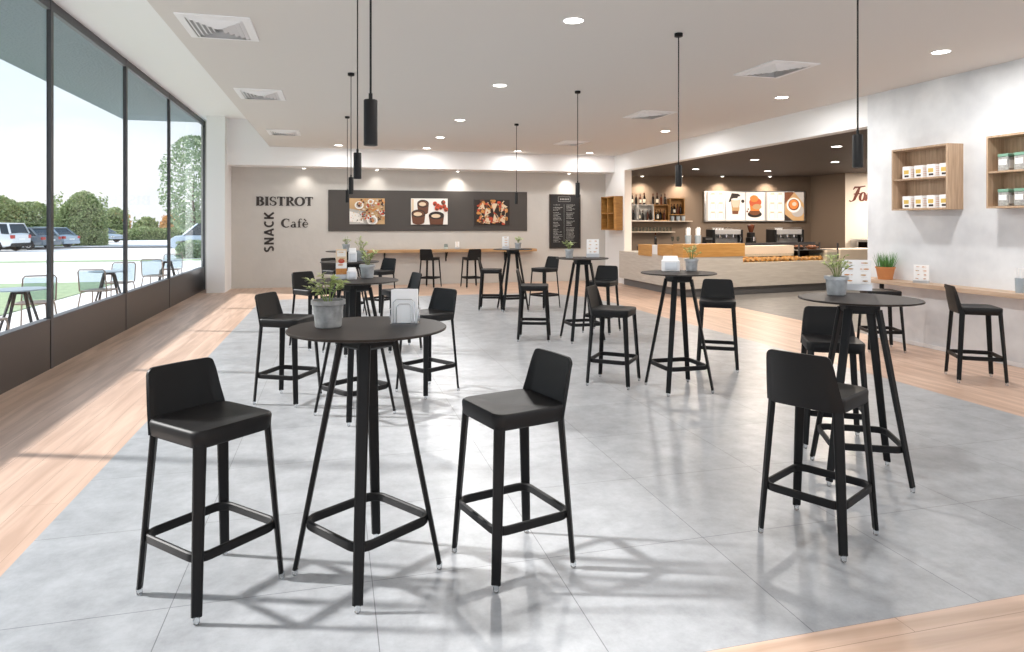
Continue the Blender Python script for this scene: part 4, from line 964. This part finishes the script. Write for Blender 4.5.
for r_, z in enumerate((1.787, 2.178)):
    for k in range(4):
        y = 5.87 - k * .185
        if jarp is None:
            t = thing('storage_jar', '', 'jar'); MB().box(-.058, .058, -.06, .06, 0, .155, bev=.012).build('jar_body', mat('jar_grey', (.5, .5, .48), .3, noise=(60, .5)), t)
            MB().box(-.06, .06, -.062, .062, .155, .19, bev=.01).build('lid', grn, t); MB().box(-.0595, -.058, -.045, .045, .065, .125).box(-.04, .04, -.0615, -.06, .03, .12).build('paper_label', M['paper'], t); jarp = t
        else: t = copy_tree(jarp)
        t.location = (XW - .14, y, z); tag(t, 'green-lidded square jar, %s shelf of the oak wall box at the right edge' % ('lower', 'upper')[r_], 'jar', 'green-lidded jars on the %s shelf' % ('lower', 'upper')[r_])
t = thing('wall_shelf', 'long pale oak bar shelf along the white plaster wall', 'shelf', (XW, 4.4, .79))
MB().box(-.3, 0, -3.6, 3.55, 0, .05).build('shelf_board', M['oakr'], t)
for y in (-2.9, -1.0, 3.2): MB().box(-.2, -.16, y - .02, y + .02, -.3, 0).bar((-.18, y, -.28), (-.01, y, -.28), .03, .03).build('bracket', M['black_leg'], t)
ZS = .84
t = plant('terracotta pot of upright chives on the right wall shelf', 7.2, 7.56, ZS, 'terra', rt=.12, rb=.085, h=.17, leaves=0, group='potted grass on the wall shelf')
for ch in list(t.children):
    if ch.name.startswith('stems') or ch.name.startswith('leaves'): bpy.data.objects.remove(ch)
gb = MB(); rnd = random.Random(8)
for k in range(170):
    a = rnd.random() * 2 * PI; r = .09 * math.sqrt(rnd.random()); h_ = rnd.uniform(.14, .25); l = rnd.uniform(.2, .9)
    p = Vector((r * math.cos(a), r * math.sin(a), .14)); q = p + Vector((r * l * math.cos(a) + rnd.gauss(0, .015), r * l * math.sin(a) + rnd.gauss(0, .015), h_)); s_ = Vector((-math.sin(a + k), math.cos(a + k), 0)) * .0035
    m_ = p.lerp(q, .5) * 1.0; gb.add([p - s_, p + s_, m_ + s_, m_ - s_, q], [(0, 1, 2, 3), (3, 2, 4)])
gb.build('grass_blades', M['grassy'], t)
menu_stand('white card holder beside the terracotta pot on the wall shelf', 7.2, 6.98, ZS, -60, .17, .23, base=.03, seed=12)
t = thing('straw_glass', 'grey glass of straws on the wall shelf at the right edge', 'straw holder', (7.22, 5.72, ZS))
MB().lathe([(.04, 0), (.048, .16), (.044, .16), (.036, .01), (.001, .01)], 16, cap=False).build('glass_body', M['tin'], t)
s_ = MB()
for q in range(9): a = q * 2.4; s_.tube([(.01 * math.cos(a), .01 * math.sin(a), .02), (.035 * math.cos(a), .035 * math.sin(a), .27)], .004, 5)
s_.build('straws', M['paper'], t)

# ------------------------------------------------------------------ pendant lamps
def pendant():
    t = thing('pendant_lamp', '', 'lamp')            # origin on the ceiling
    MB().lathe([(.001, 0), (.04, 0), (.04, -.03), (.03, -.035), (.001, -.035)], 20, cap=False).build('ceiling_rose', M['black_leg'], t)
    MB().tube([(0, 0, -.03), (0, 0, -1.27)], .0055, 6).build('cable', M['black_leg'], t)
    b = MB().lathe([(.001, -1.235), (.009, -1.235), (.009, -1.262), (.029, -1.264), (.031, -1.268), (.031, -1.47), (.028, -1.47), (.027, -1.457), (.001, -1.457)], 24, cap=False).build('shade', M['black'], t)
    MB().lathe([(.001, -1.459), (.0265, -1.459)], 20, cap=False).build('bulb_lens', M['lens'], b)
    return t
pend = pendant()
for i, (x, y, lab) in enumerate([(.16, 3.12, 'nearest table'), (.18, 5.5, 'second window row table'), (.2, 8.45, 'third window row table'), (.22, 11.9, 'rearmost window row table'),
                                 (3.19, 3.57, 'right front table'), (3.2, 5.88, 'table facing the bar'), (3.25, 8.8, 'table before the chalkboard'), (3.24, 12.0, 'rearmost middle row table')]):
    o = pend if i == 0 else copy_tree(pend)
    o.location = (x, y, ZC); tag(o, 'black cylinder pendant lamp hanging over the ' + lab, 'lamp', 'black pendant lamps over the bar tables')

# ------------------------------------------------------------------ recessed ceiling lights
def area(name, loc, size, power, col=(1, .975, .945), parent=None, spot=None, rot=(0, 0, 0), blend=.6):
    if spot:
        l = bpy.data.lights.new(name, 'SPOT'); l.spot_size = R(spot); l.spot_blend = blend; l.shadow_soft_size = size
    else:
        l = bpy.data.lights.new(name, 'AREA'); l.shape = 'DISK'; l.size = size
    l.energy = power; l.color = col
    o = bpy.data.objects.new(name, l); C.objects.link(o); o.location = loc; o.rotation_euler = rot
    if parent: o.parent = parent
    return o
def downlight_obj():
    t = thing('recessed_light', '', 'ceiling light')
    MB().lathe([(.088, 0), (.1, 0), (.1, -.006), (.088, -.006)], 28, cap=False).build('trim_ring', M['white'], t)
    MB().lathe([(.001, -.003), (.088, -.003)], 28, cap=False).build('light_lens', M['lens'], t)
    return t
dl = downlight_obj()
DL = [(2.08, 5.74, 'large oval one at the top, centre'), (2.12, 8.69, 'over the centre aisle, second'), (2.15, 11.8, 'over the centre aisle, third'), (2.18, 14.3, 'over the centre aisle, fourth'), (2.18, 16.45, 'over the centre aisle, last by the beam'),
      (6.24, 5.8, 'above the right wall, near the top right'), (6.27, 8.49, 'between the second and third right vents'), (6.35, 12.2, 'between the two farther right vents'), (6.42, 16.5, 'in the far corner by the white pier'),
      (4.5, 16.55, 'by the beam, above the toast picture'), (.1, 16.35, 'by the beam, above the breakfast picture')]
POW_DL = 32
for i, (x, y, lab) in enumerate(DL):
    o = dl if i == 0 else copy_tree(dl)
    o.location = (x, y, ZC); tag(o, 'round recessed ceiling light ' + lab, 'ceiling light', 'recessed lights in the taupe ceiling')
    area('downlight', (x, y, ZC - .03), .16, (POW_DL if x < 4 else POW_DL * .6) if y < 15 else 8)
for x, y in ((2.08, 2.9), (6.2, 2.9), (2.08, 0), (6.2, 0)):  # extra lamps out of view, added to brighten the room
    o = copy_tree(dl); o.location = (x, y, ZC); tag(o, 'added round ceiling light out of view above and behind the camera', 'ceiling light', 'added lights behind the camera'); area('downlight', (x, y, ZC - .03), .16, POW_DL * .45)
BL = [(8.87, 12.93, 'over the counter, left of the pair'), (8.76, 10.31, 'nearest, above the pendant lamp'), (10.96, 12.95, 'over the pastry display'), (11.13, 15.65, 'above the second coffee machine'), (8.94, 15.54, 'above the straw tins')]
area('bar_downlight', (14.3, 14.0, 2.95), .15, 90, (1, .9, .8))  # lamp and its fixture below added to brighten the lettering wall
added_fixture = copy_tree(dl); added_fixture.location = (14.3, 14.0, 2.98); tag(added_fixture, 'added light in the dark bar ceiling, brightening the cream lettering wall', 'ceiling light', 'recessed lights in the bar ceiling')
for x, y, lab in BL:
    o = copy_tree(dl); o.location = (x, y, 2.98); tag(o, 'recessed light in the dark bar ceiling, ' + lab, 'ceiling light', 'recessed lights in the bar ceiling'); area('bar_downlight', (x, y, 2.95), .15, 40, (1, .86, .72))
def washer(label, group, x, y, z, rz, power, col):
    t = thing('wall_washer_light', label, 'spotlight', (x, y, z), rz, group)
    MB().lathe([(.001, 0), (.06, 0), (.06, -.02), (.045, -.03), (.001, -.03)], 18, cap=False).build('housing', M['white'], t)
    MB().lathe([(.001, -.031), (.042, -.031)], 18, cap=False).build('light_lens', M['lens'], t)
    area('washer', (0, 0, -.05), .03, power, col, t, spot=110, rot=(R(12), 0, 0), blend=1)
for k, x in enumerate((-.72, 1.05, 3.12, 6.2)):
    washer('white spotlight under the back beam ' + ('beside the BISTROT lettering', 'above the breakfast picture', 'above the cups picture', 'above the chalkboard')[k], 'spotlights under the back beam', x, YB - .25, 2.97, 0, (7, 7, 20, 20)[k], (1, .93, .85))
for k, s_ in enumerate((.25, 1.4, 2.6, 4.0)):
    p = on_bar(s_, .3, 2.98); washer('spotlight washing the brown bar wall ' + ('over the bottle cubes', 'left of the menu light box', 'over the menu light box, left half', 'over the menu light box, right half')[k], 'spotlights on the brown bar wall', p[0], p[1], p[2], BA, 50, (1, .86, .7))

# ------------------------------------------------------------------ air vents
def vent():
    t = thing('ceiling_vent', '', 'air vent')
    b = MB(); L_, W_ = .39, .31
    for i in range(1):
        b.loft([[(-W_, -L_, 0), (W_, -L_, 0), (W_, L_, 0), (-W_, L_, 0)], [(-W_, -L_, -.012), (W_, -L_, -.012), (W_, L_, -.012), (-W_, L_, -.012)], [(-W_ + .07, -L_ + .07, -.02), (W_ - .07, -L_ + .07, -.02), (W_ - .07, L_ - .07, -.02), (-W_ + .07, L_ - .07, -.02)]], cap=False)
    b.build('vent_frame', M['white'], t)
    MB().box(-W_ + .07, W_ - .07, -L_ + .07, L_ - .07, -.006, -.002).build('dark_duct', mat('duct_grey', (.55, .55, .55), .7), t)
    s_ = MB()
    for k in range(5):
        a, c = W_ - .075 - k * .042, L_ - .075 - k * .052; z0, z1, i_ = -.018 - .002 * k, -.01, .03
        s_.loft([[(-a, -c, z1), (a, -c, z1), (a, c, z1), (-a, c, z1)], [(-a + i_, -c + i_, z0 - .012), (a - i_, -c + i_, z0 - .012), (a - i_, c - i_, z0 - .012), (-a + i_, c - i_, z0 - .012)]], cap=False)
    s_.build('louvres', M['white'], t)
    return t
v = vent()
for i, (x, y, lab) in enumerate([(-1.03, 6.78, 'nearest of the left row by the windows'), (-1.0, 10.15, 'second in the left row by the windows'), (-.97, 14.3, 'last in the left row, by the back beam'),
                                 (5.05, 6.95, 'nearest of the right row, towards the shelf wall'), (5.12, 10.4, 'second in the right row, above the bar beam'), (5.2, 14.5, 'last in the right row, near the pier')]):
    o = v if i == 0 else copy_tree(v)
    o.location = (x, y, ZC); tag(o, 'square white louvred ceiling vent, ' + lab, 'air vent', 'ceiling vents')

# ------------------------------------------------------------------ sun, sky, camera
sun = bpy.data.lights.new('sun', 'SUN'); sun.energy = 4.3; sun.angle = R(3.2); sun.color = (1, .965, .92)
so = bpy.data.objects.new('sun', sun); C.objects.link(so)
el, az = R(30), R(-20)
so.rotation_euler = Vector((math.cos(az) * math.cos(el), math.sin(az) * math.cos(el), -math.sin(el))).to_track_quat('-Z', 'Y').to_euler()
wd = bpy.data.worlds.new('sky'); S.world = wd; wd.use_nodes = True; nt = wd.node_tree; N = nt.nodes; Lk = nt.links
bg = N['Background']; bg.inputs[1].default_value = .82
tc = N.new('ShaderNodeTexCoord'); sp = N.new('ShaderNodeSeparateXYZ'); Lk.new(tc.outputs['Generated'], sp.inputs[0])
cr = N.new('ShaderNodeValToRGB'); Lk.new(sp.outputs[2], cr.inputs[0])
cr.color_ramp.elements[0].position = 0; cr.color_ramp.elements[0].color = (.74, .76, .77, 1)
cr.color_ramp.elements[1].position = .55; cr.color_ramp.elements[1].color = (.34, .5, .7, 1)
e = cr.color_ramp.elements.new(.16); e.color = (.62, .70, .76, 1)
mp = N.new('ShaderNodeMapping'); mp.inputs['Scale'].default_value = (1, 1, 3.5); Lk.new(tc.outputs['Generated'], mp.inputs[0])
ns = N.new('ShaderNodeTexNoise'); ns.inputs['Scale'].default_value = 2.6; ns.inputs['Detail'].default_value = 7; Lk.new(mp.outputs[0], ns.inputs['Vector'])
c2 = N.new('ShaderNodeValToRGB'); c2.color_ramp.elements[0].position = .5; c2.color_ramp.elements[1].position = .66; Lk.new(ns.outputs['Fac'], c2.inputs[0])
mx = N.new('ShaderNodeMixRGB'); Lk.new(c2.outputs[0], mx.inputs[0]); Lk.new(cr.outputs[0], mx.inputs[1]); mx.inputs[2].default_value = (.8, .8, .8, 1)
Lk.new(mx.outputs[0], bg.inputs[0])

cam = bpy.data.cameras.new('camera'); cam.sensor_width = 36; cam.lens = 677 * 36 / 1024; cam.shift_y = -103 / 1024; cam.clip_end = 500; cam.clip_start = .05
co = bpy.data.objects.new('camera', cam); C.objects.link(co); co.location = (0, 0, 1.6); co.rotation_euler = (R(90), 0, -math.atan(178 / 677)); S.camera = co

S.view_settings.view_transform = 'Standard'; S.view_settings.look = 'None'; S.view_settings.gamma = 1; S.view_settings.use_curve_mapping = False
S.view_settings.exposure = .97
S.cycles.max_bounces = 10; S.cycles.diffuse_bounces = 6; S.cycles.transparent_max_bounces = 16; S.cycles.sample_clamp_indirect = 6
S.cycles.caustics_reflective = False; S.cycles.caustics_refractive = False
